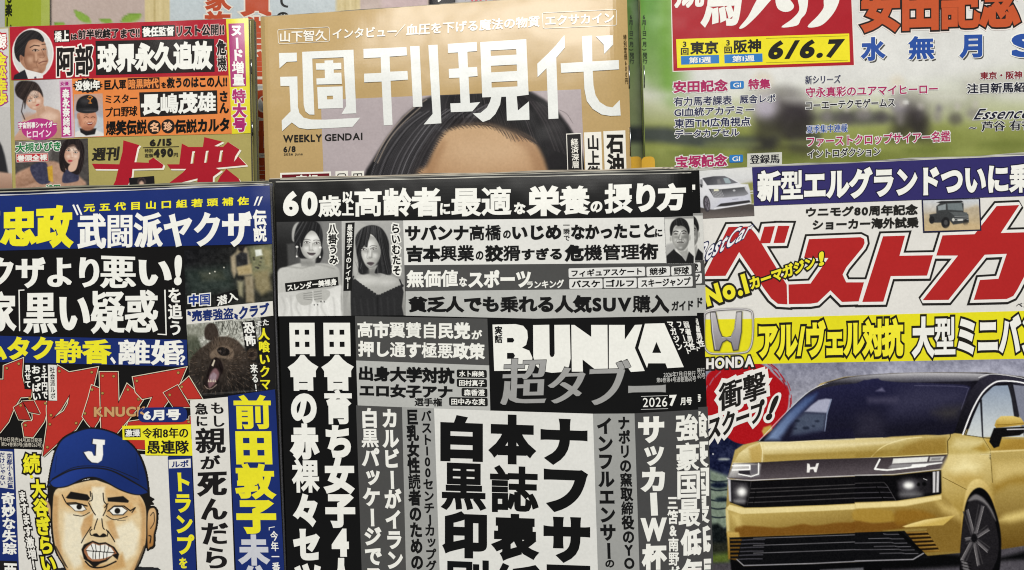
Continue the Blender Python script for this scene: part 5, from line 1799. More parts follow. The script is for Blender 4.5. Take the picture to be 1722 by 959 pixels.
# red plate lettering
TK, TK2 = (0, 560, 4.358), (200, 560, 4.361)
PL = [([(-120, 345), (28, 345), (30, 243), (166, 190), (158, 315), (180, 400), (232, 410), (225, 465), (150, 470), (100, 550), (60, 650), (0, 725), (-90, 790)], TK, ()),
      ([(178, 655), (245, 640), (232, 505), (345, 470), (346, 560), (320, 650), (240, 762), (180, 757), (166, 668)], TK, ()),
      ([(425, 244), (505, 292), (714, 255), (682, 390), (655, 480), (612, 612), (555, 705), (440, 790), (316, 902), (350, 660), (345, 560), (350, 480), (412, 300)], TK, ([(514, 446), (500, 520), (470, 575), (375, 637), (445, 560)],)),
      ([(674, 388), (777, 428), (765, 500), (722, 640), (680, 705), (640, 660), (608, 612), (650, 480)], TK, ()),
      ([(733, 290), (860, 290), (866, 520), (932, 378), (1052, 478), (1000, 560), (845, 745), (745, 700)], TK, ()),
      ([(105, 327), (490, 257), (430, 400), (322, 548), (212, 548), (250, 465), (172, 482), (125, 432)], TK2, ()),
      ([(70, 655), (170, 640), (520, 640), (520, 610), (562, 650), (500, 720), (185, 690), (60, 690)], TK2, ()),
      ([(40, 785), (190, 785), (190, 855), (130, 850)], TK2, ()),
      ([(440, 392), (512, 326), (606, 482), (505, 484)], TK2, ())]
SM = [([(105, 548), (165, 508), (222, 637), (140, 632)], TK), ([(168, 505), (245, 500), (290, 592), (214, 578)], TK), ([(333, 440), (428, 388), (520, 542), (400, 540)], TK2)]
for k, (P, T, h) in enumerate(PL):
    K.poly(P, '#141313', 2.4 + .01 * k, T=T, grow=3.6, name='masthead_outline')
for k, (P, T, h) in enumerate(PL):
    ly = 2.8 + .42 * k
    K.poly(P, '#e0d6bb', ly, T=T, grow=2.2, holes=h, name='masthead_outline')
    K.poly(P, '#1a1110', ly + .14, T=T, grow=1.0, holes=h, name='masthead_outline')
    K.poly(P, '#b5322a', ly + .28, T=T, holes=h, name='masthead')
for P, T in SM:
    K.poly(P, '#e0d6bb', 6.6, T=T, grow=2.0, name='masthead_outline')
    K.poly(P, '#1a1110', 6.75, T=T, grow=1.1, name='masthead_outline')
    K.poly(P, '#a52c26', 6.9, T=T, name='masthead')
for x, y, T in ((50, 258, TK), (137, 226, TK), (435, 280, TK), (672, 288, TK), (752, 315, TK), (833, 318, TK), (675, 415, TK), (751, 442, TK), (937, 416, TK), (1014, 484, TK), (151, 531, TK), (218, 480, TK), (332, 516, TK),
                (186, 676, TK), (373, 603, TK), (365, 669, TK), (558, 661, TK), (622, 590, TK), (347, 838, TK), (131, 352, TK2), (435, 292, TK2), (460, 395, TK2), (372, 455, TK2), (143, 486, TK2), (511, 652, TK2)):
    for r, c, ly in ((12, '#2a1c14', 7.1), (9.5, '#a98a4a', 7.3)):
        K.poly([(x + r * math.cos(t / 10 * 6.283), y + r * math.sin(t / 10 * 6.283)) for t in range(10)], c, ly, T=T, name='rivet_print')
K.poly([(40, 612), (94, 613.5), (95.5, 674.5), (56, 673), (54, 655), (41, 654)], '#151414', 7.7)
K.poly([(80.5, 613.5), (95, 614), (96, 674), (82, 673.5)], '#dedcd4', 8.0)
K.text('社会派ルポ', (83.5, 92, 617, 85, 93.5, 671), '#1d1c1c', 8.4, w=.02, vert=True)
K.text('5千円で', (69, 79.5, 615, 70.5, 80.5, 671), WHITE, 8.4, w=.035, vert=True)
K.text('おっぱい', (53, 68, 615, 55, 69.5, 673), WHITE, 8.4, w=.035, vert=True)
K.text('見せて', (41, 51.5, 614, 42, 52.5, 652), WHITE, 8.4, w=.035, vert=True)
K.text('KNUCK', (158, 684.5, 701.5, 246, 684, 700.5), '#c49a68', 8.4, w=.04, out=((.03, '#7c4a30'),))
K.poly(rounded([(232, 685.8), (314.5, 684.6), (315, 709.8), (232.5, 710.6)], 11), BL, 8.4, name='badge')
K.text('6月号', (241, 690, 708, 303.5, 688.5, 707), WHITE, 9, w=.045)
K.text('月30日発売)4月30日発売', (-2, 735, 743.5, 70.5, 737, 746), '#c9c3b4', 7, w=.005)
K.text('第24巻第3号(通巻263号)', (2, 743.5, 751.5, 71.5, 745, 753.5), '#c9c3b4', 7, w=.005)


def p_cartoon(c):
    c.all('#1b1816')
    c.cut = True
    c.T = (60, 700, 3.704)
    INK = '#1b1816'
    SK, S2 = '#d9b98c', '#b98a56'
    # shoulders
    c.poly([(-60, 1500), (-20, 1040), (140, 950), (200, 940), (640, 940), (760, 945), (900, 1050), (900, 1500)], '#26282b', 1.5)
    # logo and black cover behind the cap
    # ear
    sp(c, [(690, 600), (730, 560), (762, 590), (758, 680), (745, 740), (742, 810), (715, 828), (690, 820)], INK, 1)
    sp(c, [(698, 610), (730, 572), (750, 598), (748, 680), (735, 735), (732, 800), (712, 815), (698, 810)], ('#d3ad7c', '#a8763f', (720, 600), (710, 800)), 1)
    c.line([(715, 620), (735, 600), (738, 660), (715, 700)], INK, 1.3, .8, smooth=True)
    c.line([(705, 745), (718, 750), (712, 790)], INK, 2, .8, smooth=True)
    # hair
    c.poly([(75, 430), (78, 530), (95, 570), (100, 640), (130, 580), (150, 460)], INK, 1)
    c.poly([(600, 480), (700, 470), (712, 500), (742, 518), (722, 530), (738, 548), (715, 552), (700, 600), (690, 700), (660, 560)], INK, 1)
    sp(c, [(60, 520), (90, 560), (92, 640), (80, 600)], '#c7a377', 1)
    # face
    face = [(118, 450), (100, 560), (98, 680), (112, 800), (135, 870), (165, 920), (230, 1020), (400, 1080), (560, 1030), (630, 950), (665, 880), (692, 790), (696, 680), (692, 560), (650, 480), (560, 420), (380, 390), (220, 420)]
    sp(c, face, INK, 1)
    c.poly([(125, 460), (107, 560), (106, 680), (120, 800), (142, 866), (172, 916), (234, 1012), (400, 1070), (555, 1022), (622, 946), (657, 876), (684, 786), (688, 680), (684, 565), (645, 490), (560, 430), (380, 398), (225, 428)],
           '#ddc294', .8, smooth=True, mask=True)
    c.all(('#e2cda4', '#dac194', (300, 450), (400, 950)))
    c.poly([(140, 480), (330, 420), (520, 430), (640, 500), (650, 560), (480, 520), (330, 490), (160, 560)], '#d0a56b', 16, .8)
    for P, cc, so, al in (([(180, 600), (300, 620), (330, 690), (300, 780), (330, 900), (240, 950), (170, 820)], '#e9e0c6', 20, .95),
                          ([(480, 700), (600, 650), (650, 720), (620, 860), (560, 900), (500, 800)], '#e9e0c6', 20, .95),
                          ([(350, 440), (430, 440), (430, 560), (410, 660), (360, 640), (340, 520)], '#ebe2c9', 12, .9),
                          ([(100, 480), (140, 500), (140, 700), (170, 900), (240, 1020), (140, 900), (100, 700)], '#b98b55', 14, .7),
                          ([(640, 500), (690, 560), (690, 800), (620, 960), (560, 1020), (650, 850), (660, 640)], '#b98b55', 16, .7),
                          ([(300, 640), (360, 600), (350, 700), (290, 760), (280, 700)], '#bd8b50', 10, .7),
                          ([(440, 660), (480, 640), (520, 760), (480, 770)], '#bd8b50', 10, .6),
                          ([(280, 870), (340, 930), (480, 920), (540, 850), (560, 940), (420, 980), (300, 950)], '#c29458', 14, .7),
                          ([(420, 560), (450, 530), (600, 540), (630, 600), (560, 640), (450, 630)], '#c89a60', 10, .6),
                          ([(180, 520), (330, 520), (350, 590), (300, 620), (190, 560)], '#c89a60', 10, .6)):
        c.poly(P, cc, so / 3.7, al)
    c.noise(5, 9, 3, 3, (1, .8, .5))
    c.noise(1.5, 5, 5, 1)
    c.clip = None
    for P in ([(188, 508), (218, 470), (322, 488), (340, 512), (325, 528), (200, 514)], [(447, 508), (545, 498), (582, 528), (575, 540), (450, 532)]):
        c.poly(P, INK, 1)
    for P in ([(165, 490), (190, 540), (215, 560)], [(350, 480), (352, 520), (335, 530)], [(340, 470), (342, 500)], [(420, 480), (425, 530), (445, 560), (420, 620)], [(430, 570), (450, 545)],
              [(330, 540), (355, 590), (372, 615)], [(600, 600), (618, 575)], [(100, 545), (98, 680), (112, 800), (135, 870)]):
        c.line(P, INK, 1.8, .8, smooth=len(P) > 2)
    for ex, P in ((268, [(203, 548), (240, 545), (290, 545), (318, 582), (290, 594), (245, 592)]), (508, [(455, 590), (480, 562), (540, 562), (575, 588), (545, 618), (480, 618)])):
        c.poly(P, INK, 1)
        q = [((x - ex) * .9 + ex, (y - 580) * .82 + (579 if ex < 400 else 581)) for x, y in P]
        c.poly(q, '#efeee6', .8)
    c.ell(271, 565, 17, 17, INK, .8)
    c.ell(509, 590, 18, 18, INK, .8)
    c.line([(195, 542), (250, 540), (320, 560)], INK, 2.4, .8)
    c.line([(450, 592), (490, 560), (550, 560), (590, 590), (620, 570)], INK, 2.2, .8)
    c.line([(235, 615), (290, 622), (335, 600)], INK, 1.4, .8, smooth=True)
    c.line([(440, 620), (490, 645), (570, 625)], INK, 1.4, .8, smooth=True)
    c.line([(510, 650), (560, 648)], INK, .8, .7)
    # nose
    c.poly([(345, 740), (340, 715), (360, 660), (380, 645), (410, 640), (420, 690), (450, 715), (445, 748), (400, 752)], '#e2c898', 4, .6)
    for P in ([(385, 640), (368, 690), (365, 705)], [(412, 640), (418, 690), (428, 705)], [(350, 705), (338, 720), (345, 742), (362, 740)], [(440, 708), (450, 725), (445, 748)]):
        c.line(P, INK, 1.8, .8, smooth=True)
    sp(c, [(358, 735), (380, 730), (398, 745), (420, 730), (440, 740), (436, 752), (400, 755), (362, 748)], INK, .8)
    # mouth
    c.line([(345, 690), (300, 760), (285, 790)], INK, 1.8, .8, smooth=True)
    c.line([(450, 715), (480, 760), (492, 782)], INK, 1.8, .8, smooth=True)
    sp(c, [(285, 830), (300, 800), (355, 775), (395, 790), (435, 785), (490, 815), (520, 860), (510, 895), (480, 870), (440, 905), (400, 920), (365, 945), (330, 910), (300, 890)], INK, 1, m=False)
    c.poly([(300, 832), (318, 810), (355, 785), (392, 800), (435, 795), (480, 820), (505, 855), (485, 862), (440, 892), (395, 905), (352, 905), (325, 890), (302, 850)], '#a06a48', .8)
    c.poly([(315, 832), (330, 812), (356, 792), (394, 806), (434, 798), (470, 820), (490, 850), (470, 870), (430, 885), (395, 890), (352, 892), (328, 870)], '#ecebe4', .8)
    c.line([(315, 838), (380, 842), (440, 848), (490, 850)], INK, 1.4, .7)
    for x0, x1 in ((345, 362), (372, 378), (402, 402), (432, 428), (458, 448)):
        c.line([(x0, 800), (x1, 845)], INK, 1.2, .7)
        c.line([(x1 - 4, 845), (x1 - 6, 888)], INK, 1.2, .7)
    c.line([(310, 905), (350, 940), (420, 940), (500, 905)], INK, 2.6, 1, smooth=True)
    for i in range(22):
        t = i / 21
        c.line([(112 + 70 * t, 800 + 130 * t), (130 + 70 * t, 815 + 130 * t)], INK, .9, .7, .7)
        c.line([(690 - 60 * t, 800 + 150 * t), (672 - 60 * t, 812 + 150 * t)], INK, .9, .7, .7)
    # cap
    sp(c, [(75, 420), (95, 300), (120, 210), (160, 140), (240, 95), (345, 70), (460, 90), (560, 140), (640, 220), (690, 340), (708, 470), (700, 488), (600, 480), (300, 380), (88, 440)], INK, 1)
    sp(c, [(84, 415), (103, 300), (128, 215), (168, 148), (245, 104), (345, 79), (458, 98), (555, 148), (632, 226), (680, 345), (698, 462), (690, 478), (600, 470), (300, 370), (95, 430)], ('#20387f', '#172960', (300, 100), (500, 450)), .8)
    sp(c, [(88, 408), (130, 375), (230, 330), (350, 318), (470, 335), (600, 400), (700, 465), (690, 485), (620, 492), (520, 460), (400, 395), (310, 390), (200, 440), (120, 448), (90, 425)], INK, 1)
    sp(c, [(95, 408), (135, 382), (232, 338), (350, 326), (466, 342), (590, 405), (690, 465), (680, 482), (620, 486), (520, 452), (400, 387), (308, 382), (200, 432), (125, 442), (97, 425)], ('#233c88', '#1a2e6c', (200, 340), (400, 470)), .8)
    c.line([(103, 390), (230, 322), (350, 310), (470, 325), (640, 395)], INK, 1.1, .8, smooth=True)
    c.line([(130, 250), (120, 350)], '#18254f', .9, 1)
    c.line([(625, 230), (640, 380)], '#18254f', .9, 1)
    J = [(358, 142), (432, 148), (430, 178), (418, 180), (420, 240), (412, 275), (388, 292), (350, 288), (325, 265), (300, 225), (330, 218), (350, 222), (362, 248), (375, 246), (378, 176), (354, 172)]
    c.poly([(x - 5, y + 1) for x, y in J], INK, 2.2)
    c.poly(J, '#efeee8', .7)


K.picture([(60, 712), (300, 712), (312, 1010), (60, 1010)], p_cartoon, 7.7, .85, name='printed_drawing', label='printed cartoon of an angry baseball player in a blue cap')
K.text('続', (38, 763, 67, 763, 68, 796, 39, 797), YE, 8, w=.05, out=((.09, '#1b1816'),))
K.text('大谷ぎらい', (50, 75, 806, 68, 98, 962), YE, 8, w=.05, vert=True, out=((.1, '#1b1816'),))
K.poly([(53 + 3 * math.cos(t / 10 * 6.283), 802 + 3 * math.sin(t / 10 * 6.283)) for t in range(10)], YE, 8)
K.text('ますます激増!', (30, 43, 826, 50, 66, 958), '#e7e5de', 8.0, w=.04, vert=True, out=((.12, '#1b1816'),))
K.poly([(205.5, 716.3), (321, 713.8), (322, 740.5), (206.3, 740)], YE, 8.0)
K.poly([(243.5, 739), (322.5, 739), (323.8, 766.5), (244.5, 766)], YE, 8.1)
K.poly([(209, 721.5), (236.3, 720.8), (236.6, 735.3), (209.4, 735.8)], '#1d1c1c', 8.3)
K.text('激撮', (210.5, 722.5, 734.8, 235.5, 721.8, 734.3), WHITE, 8.6, w=.03)
K.text('令和8年の', (239, 720, 737.5, 316.5, 718.5, 737), '#1d1c1c', 8.4, w=.035, wy=.012)
K.text('愚連隊', (247, 740.5, 763.5, 318, 740.5, 763.5), '#1d1c1c', 8.4, w=.05, wy=.03)
K.poly([(282, 768), (322, 766.8), (332, 1010), (293, 1010)], BL, 7.95, label='blue side panel')
K.poly([(283.5, 773.5), (320.5, 771.5), (321, 786.5), (284, 788)], '#e0ded7', 8.2)
K.text('ルポ', (288, 775.5, 786.5, 317, 773.5, 785.5), BL, 8.6, w=.03)
K.text('トランプ', (291.5, 322, 795, 299, 328, 933), YE, 8.4, w=.05, wy=.04, vert=True)
K.text('を', (301, 938, 956, 315, 938, 956), YE, 8.4, w=.04)
K.poly([(319.5, 673.5), (383, 667.5), (396, 1010), (334, 1010)], '#dbd9d2', 7.95, label='white headline column')
KB = '#1d1b1b'
K.text('もし', (354, 376, 677, 357, 378, 718), KB, 8.4, w=.04, wy=.015, vert=True)
K.text('急に', (327, 350, 678, 329, 350, 717), KB, 8.4, w=.04, wy=.025, vert=True)
K.text('親', (328.5, 720, 764, 380, 718, 763), KB, 8.4, w=.05, wy=.03)
K.text('が', (337, 766, 790, 371, 765, 789), KB, 8.4, w=.045, wy=.02)
K.text('死', (331, 795, 836, 382, 793, 835), KB, 8.4, w=.06, wy=.03)
K.text('んだら', (336, 382, 838, 342, 387, 956), KB, 8.4, w=.05, wy=.02, vert=True)
K.poly([(383.5, 666), (462.5, 655), (480.5, 1010), (399, 1010)], BL, 8.0, label='blue side panel')
K.text('前田敦子', (390, 459, 664, 398, 467.5, 898), YE, 8.4, w=.055, vert=True)
K.text('未公', (399, 453, 899, 402, 457, 1003), '#c6c8cf', 8.4, w=.05, vert=True)
K.text('今年一番', (454, 467, 893, 458, 471.5, 962), WHITE, 8.4, w=.03, wy=.012, vert=True)
K.poly([(452, 887), (462, 885.5), (462, 886.7), (453.3, 888), (453.3, 892), (452, 892)], WHITE, 8.4)


def p_room(c):
    c.all(('#141417', '#2b2c26', (310, 420), (440, 520)))
    c.sk = .8
    c.T = (300, 400, 3.42)
    c.poly([(30, 180), (300, 160), (330, 300), (60, 330)], '#2f3a35', 14, .8)
    c.poly([(120, 200), (250, 190), (270, 240), (140, 250)], '#464a3e', 8, .8)
    c.poly([(400, 50), (540, 30), (545, 200), (420, 230)], '#76775a', 8)
    c.poly([(440, 70), (480, 65), (485, 100), (445, 108)], '#d9ddd4', 2)
    c.poly([(480, 60), (530, 70), (530, 170), (500, 160)], '#8b8460', 6)
    for i in range(16):
        c.ell(455 + 22 * math.sin(i * 2.3), 145 + 30 * math.cos(i * 1.7), 6, 5, '#2b2a26' if i % 2 else '#8b8868', 2, .8)
    c.poly([(430, 200), (520, 180), (535, 300), (480, 330), (440, 290)], '#8f8462', 7, .9)
    c.poly([(340, 60), (370, 40), (395, 60), (415, 150), (420, 210), (400, 220), (395, 370), (420, 375), (410, 390), (440, 390), (430, 220), (350, 215), (330, 160), (320, 110)], '#9b8f75', 4, .9)
    c.poly([(300, 110), (325, 90), (335, 200), (320, 230), (305, 190)], '#a0937a', 4)
    c.poly([(330, 105), (360, 80), (395, 90), (400, 160), (335, 170)], '#2a2a2c', 3)
    c.poly([(335, 170), (420, 150), (425, 205), (345, 215)], '#a8976f', 4)
    c.poly([(340, 0), (380, 10), (385, 50), (370, 85), (345, 70)], '#1d1a1a', 3)
    c.poly([(380, 220), (410, 220), (415, 370), (390, 370)], '#8c8168', 4)
    c.poly([(340, 250), (375, 250), (370, 340), (345, 330)], '#b2ac8a', 6, .8)
    for x, y in ((262, 171), (210, 195), (180, 205)):
        c.ell(x, y, 4, 4, '#e9e6d8', 1)
    c.noise(5, 16, 21)
    c.noise(1.8, 8, 22)


K.picture([(309.5, 421), (457.5, 411), (459.8, 527), (312.5, 540)], p_room, 2.6, .95, label='dark printed photo of a person in a dim room')
K.poly([(313, 521), (458.5, 506.5), (459.6, 531), (313.8, 546)], '#dcdad2', 3.6)
K.text('中国', (317, 496, 514.5, 353, 492.5, 513.5), '#213a86', 5, w=.05, out=((.09, WHITE),))
K.poly([(361.5, 497), (399, 486.5), (402.5, 503.5), (364, 515.5)], '#171616', 4)
K.text('潜入', (364, 499.5, 399, 489, 401, 505, 365, 515.5), WHITE, 5, w=.035, wy=.015)
K.text('〝売春強盗〟', (314.5, 522.5, 542, 400.5, 515, 538), '#1e2f6a', 5, w=.045)
K.text('クラブ', (401, 515, 538, 453, 508.5, 528.5), '#1e2f6a', 5, w=.05)


def p_bear(c):
    c.all('#a8a9a0')
    c.sk = .5
    c.T = (300, 400, 3.42)
    c.noise(3, 75, 31, 3)
    c.poly([(40, 560), (110, 560), (140, 650), (90, 720), (50, 720)], '#3f4436', 8, .9)
    c.poly([(40, 500), (160, 500), (150, 560), (60, 600)], '#77796a', 12, .6)
    for i in range(26):
        x = 200 + i * 11
        c.line([(x, 480), (x + 30 * math.sin(i * 1.9), 540 + 20 * math.cos(i))], '#24241f', .9, .8, .8)
    c.poly([(380, 620), (560, 560), (560, 900), (380, 900)], '#1b1a19', 10)
    B1 = '#4a4039'
    sp(c, [(60, 760), (70, 700), (110, 650), (150, 620), (230, 570), (320, 580), (380, 640), (410, 700), (470, 760), (480, 850), (440, 900), (80, 905)], ('#453b33', '#1b1816', (240, 580), (280, 890)), 4)
    sp(c, [(155, 580), (150, 530), (165, 500), (190, 490), (215, 505), (232, 560), (200, 590)], '#3a312b', 3)
    sp(c, [(392, 660), (410, 640), (445, 640), (455, 680), (430, 705), (400, 690)], '#3f342b', 3)
    sp(c, [(402, 668), (418, 655), (438, 662), (430, 690), (410, 685)], '#2b2320', 3)
    c.T = (300, 400, 3.42)
    sp(c, [(180, 640), (240, 590), (330, 600), (385, 670), (400, 740), (370, 800), (300, 850), (250, 870), (220, 760)], ('#574a3f', '#2a2420', (260, 600), (340, 800)), 8, .9)
    sp(c, [(180, 675), (210, 640), (250, 622), (300, 630), (320, 670), (300, 700), (240, 690), (200, 700)], '#7c6b5b', 4, .8)
    sp(c, [(222, 645), (245, 628), (285, 640), (296, 665), (270, 680), (238, 672)], '#1c1817', 2.5)
    c.ell(238, 652, 10, 5, '#5d5551', 2, .8)
    sp(c, [(150, 850), (165, 780), (195, 700), (225, 690), (250, 720), (258, 760), (240, 800), (215, 850), (180, 872), (160, 868)], '#1b1312', 3)
    sp(c, [(172, 820), (190, 770), (215, 750), (235, 780), (222, 820), (195, 855), (175, 862)], '#7a5a5e', 4)
    sp(c, [(180, 800), (200, 775), (220, 790), (210, 820), (190, 825)], '#9b8a94', 4, .8)
    c.poly([(190, 735), (205, 700), (212, 705), (200, 740)], '#d8cdb8', 1.5)
    for x in (170, 182, 196, 208):
        c.poly([(x, 830), (x + 4, 812), (x + 9, 830)], '#cfc4b0', 1)
    c.line([(150, 850), (165, 866), (190, 868), (220, 845)], '#a08d80', 1.4, 1.2, .9, smooth=True)
    c.line([(140, 800), (130, 840), (150, 870)], '#8b7460', 2, 3, .6, smooth=True)
    sp(c, [(60, 800), (120, 790), (140, 860), (130, 900), (70, 900)], '#2a2522', 6)
    c.poly([(110, 900), (560, 860), (560, 940), (100, 940)], '#252423', 4)
    c.line([(110, 900), (480, 878)], '#55524e', 1, 1.2, .8)
    r_ = random.Random(8)
    for i in range(700):
        x, y = r_.uniform(70, 470), r_.uniform(570, 890)
        a_ = math.atan2(y - 720, x - 240) + r_.uniform(-.3, .3)
        L = r_.uniform(8, 22)
        if ((x - 215) / 55) ** 2 + ((y - 780) / 95) ** 2 < 1 or y < 640 and not 170 < x < 400:
            continue
        c.line([(x, y), (x + L * math.cos(a_), y + L * math.sin(a_))], r_.choice(['#6d5d4f', '#14110f', '#7d6c5c', '#26201c']), .7, .6, r_.uniform(.3, .75))
    c.noise(2.2, 14, 33, 2, ax=1.0, ay=.5)


K.picture([(313.6, 545.5), (459.8, 530.5), (464.2, 656), (320.3, 668.5)], p_bear, 2.8, .9, label='printed photo of a roaring brown bear')
K.poly([(438, 534), (459.9, 531), (464, 655.5), (444, 658)], '#1c1b1b', 3.6)
K.poly([(406, 542), (427.5, 538.5), (433.5, 580), (412, 584)], '#191818', 4)
K.text('恐怖', (408, 427, 542, 412.5, 431.5, 582), WHITE, 5, w=.04, wy=.02, vert=True)
K.text('また', (431, 540, 550, 452, 536, 547), WHITE, 5, w=.03, wy=.012, out=((.06, '#191818'),))
K.text('人喰いクマ', (433.5, 453.5, 552, 437, 455.5, 655), YE, 5, w=.045, wy=.015, vert=True, out=((.06, '#191818'),))
K.text('来る!', (419.5, 433, 612, 426, 436.5, 658), WHITE, 5, w=.035, wy=.012, vert=True, out=((.06, '#191818'),))

# ================================================================== B: black and white magazine, front row centre (copies behind)
gB = 'copies of the black and white magazine'
SIDEB = lambda u, v: roll(u, .94, .06, .0024) + roll(v, .10, -.10, .0016)
qB = [(462.5, 307), (1163.5, 291.5), (1190, 1272), (494, 1302)]
B = Mag('magazine', 'front copy of the black and white magazine crammed with bold headlines, centre', 'magazine', gB, qB, 0.0015, '#121212',
        thick=.0045, pages_up=2.2, bow=SIDEB, tone='#d2d0c5')
B2 = Mag('magazine', 'second black and white magazine, a strip of cut-off letters beside the front copy', 'magazine', gB,
         [(470, 303), (1176, 286.5), (1207, 1268), (505, 1298)], -0.0048, '#121212', thick=.004, pages_up=2.2, bow=SIDEB, tone='#b5b3a8')
B3 = Mag('magazine', 'hindmost black and white magazine, only its top edge showing below the gold weekly', 'magazine', gB,
         [(452, 302), (1150, 283.5), (1180, 1262), (494, 1292)], -0.0098, '#262624', thick=.003, pages_up=3.4, bow=SIDEB, tone='#c4b9a6', step=12)
GD, GL2, GM2 = '#4c4c4b', '#b5b6b2', '#9c9d9a'


def strip_print(M, f, full):
    """the printing shared by the copies; only the right hand edge of the covers behind shows, so only that is printed there"""
    X = lambda *a: f(*a)

    def P(pts, c, ly=2, **k):
        M.poly([X(x, y) for x, y in pts], c, ly, **k)

    def Tx(t, q, c, ly=4, vert=False, **k):
        if len(q) == 8:
            c8 = [(q[0], q[1]), (q[2], q[3]), (q[4], q[5]), (q[6], q[7])]
        elif vert:
            c8 = [(q[0], q[2]), (q[1], q[2]), (q[4], q[5]), (q[3], q[5])]
        else:
            c8 = [(q[0], q[1]), (q[3], q[4]), (q[3], q[5]), (q[0], q[2])]
        o = []
        for x, y in c8:
            o += list(X(x, y))
        M.text(t, tuple(o), c, ly, vert=vert, **k)

    Tx('方', (1104, 309, 356, 1153.5, 307, 355.5), WHITE, w=.055)
    P([(1116, 365.6), (1166.2, 363.3), (1169, 443), (1120, 443.5)], '#9b9b99')

    def p_man(c):
        c.all('#d2d2cd')
        c.sk = .25
        c.T = (1100, 350, 9.59)
        c.poly([(160, 150), (600, 120), (640, 100), (640, 170), (160, 175)], '#8f8f8c', 8)
        c.poly([(180, 600), (300, 560), (360, 640), (240, 800), (180, 800)], '#a8a8a5', 12)
        sp(c, [(282, 450), (300, 330), (380, 260), (480, 270), (550, 370), (562, 520), (535, 620), (470, 690), (400, 680), (330, 610), (296, 540)], ('#b4b4af', '#8e8e8a', (360, 400), (540, 560)), 5)
        shade_face(c, 425, 480, 138, 205, '#5f5f5c', '#dededa', 1)
        hair = [(262, 440), (254, 320), (290, 225), (360, 170), (440, 160), (520, 205), (565, 300), (575, 380), (560, 430), (545, 400), (520, 340), (480, 300), (430, 285), (390, 292), (350, 280), (315, 320), (300, 380), (285, 440)]
        c.poly(hair, '#1d1d1d', 4, smooth=True)
        strands(c, hair, ['#4a4a4a', '#0c0c0c', '#333333'], 60, (400, 165), (430, 330), .6, .5, .6, 7)
        c.ell(268, 500, 16, 40, '#a5a5a0', 4)
        c.ell(575, 480, 16, 46, '#a5a5a0', 4)
        c.line([(312, 388), (345, 372), (388, 384)], '#232322', 1.5, .9, smooth=True)
        c.line([(445, 380), (482, 366), (518, 384)], '#232322', 1.5, .9, smooth=True)
        eye(c, 352, 420, 30, brow=False, white='#8d8d89')
        eye(c, 480, 410, 28, brow=False, white='#8d8d89')
        c.line([(425, 400), (395, 490), (410, 508), (450, 505)], '#5d5d5a', 1.0, 1.0, .8, smooth=True)
        c.line([(372, 556), (420, 550), (472, 556)], '#3f3a3a', 1.3, .9, smooth=True)
        c.line([(395, 580), (450, 580)], '#6b6b68', 1.2, 1.4, .7)
        c.line([(375, 500), (350, 550)], '#666663', .9, 1.4, .7)
        c.line([(470, 500), (495, 545)], '#666663', .9, 1.4, .7)
        c.poly([(340, 630), (420, 700), (500, 690), (540, 640), (550, 760), (510, 850)], '#a0a09c', 5)
        c.poly([(190, 780), (320, 660), (350, 700), (450, 780), (510, 860), (560, 700), (640, 780), (640, 920), (190, 900)], '#1e1e1e', 4)
        c.noise(1.5, 5, 3)
        c.T = None
    q = [X(1117.5, 366), X(1166, 363.6), X(1168.8, 442.5), X(1121.3, 443)]

    def wrap(c):
        # paint in the coordinates of the front copy
        dx, dy = X(1140, 400)[0] - 1140, X(1140, 400)[1] - 400
        c.X = c.X - dx
        c.Y = c.Y - dy
        p_man(c)
    M.picture(q, wrap, 3, .8, label='black and white printed portrait of a man in a dark shirt')
    P([(680, 446), (1169, 442.6), (1170.5, 484.5), (682, 490)] if full else [(1080, 443), (1169, 442.6), (1170.5, 484.5), (1080, 486)], GD)
    P(rounded([(1128.5, 448.6), (1162.5, 446.3), (1163, 461.6), (1129, 463.8)], 2.5), '#dededa', 3, name='tag')
    Tx('野球', (1133, 449.5, 462.5, 1159, 448, 461.5), '#20201f', w=.035)
    P(rounded([(1072.5, 467.5), (1164.5, 464), (1165, 481.8), (1073, 485)], 2.5), '#dededa', 3, name='tag')
    Tx('スキージャンプ', (1078, 470, 484, 1161.5, 466, 480.5), '#20201f', w=.035)
    P([(682, 490), (1170.5, 484.5), (1172, 531), (900, 536), (682, 531)] if full else [(1080, 486), (1170.5, 484.5), (1172, 531), (1080, 533)], GL2)
    Tx('ガイド', (1129, 507, 523, 1166, 504, 522), '#20201f', w=.045)
    Tx('マガジン', (1121, 541, 1131.5, 541, 1150, 588, 1139.5, 589), WHITE, w=.035, vert=True)
    Tx('ファースト', (1137, 541, 1146, 541, 1164.5, 594.5, 1154, 596), WHITE, w=.035, vert=True)
    Tx('弱者男性', (1147.5, 541, 1158, 541, 1170, 588, 1160, 589), WHITE, w=.035, vert=True)
    Tx('2026年7月1日発行', (1116, 626, 635, 1169.5, 623.5, 633.5), '#c4c4c0', w=.005)
    Tx('第8巻第4号通巻第60号', (1104, 635.5, 643.5, 1170.5, 632.5, 642), '#c4c4c0', w=.005)
    Tx('月号', (1144, 669, 682, 1163.5, 668, 681), WHITE, w=.03)
    P([(1066.5, 695.5), (1174.5, 689), (1186, 1010), (1076, 1010)], '#484848')
    for ch, x0, x1, y0, y1 in (('強', 1136, 1175, 697, 743), ('豪', 1137, 1176, 745, 792), ('国', 1139, 1177, 793, 840), ('最', 1141, 1178, 840, 886), ('低', 1144, 1180, 890, 936), ('年', 1146, 1182, 940, 986)):
        Tx(ch, (x0, y0, y1, x1, y0 - 1.5, y1 - 1), WHITE, w=.05)


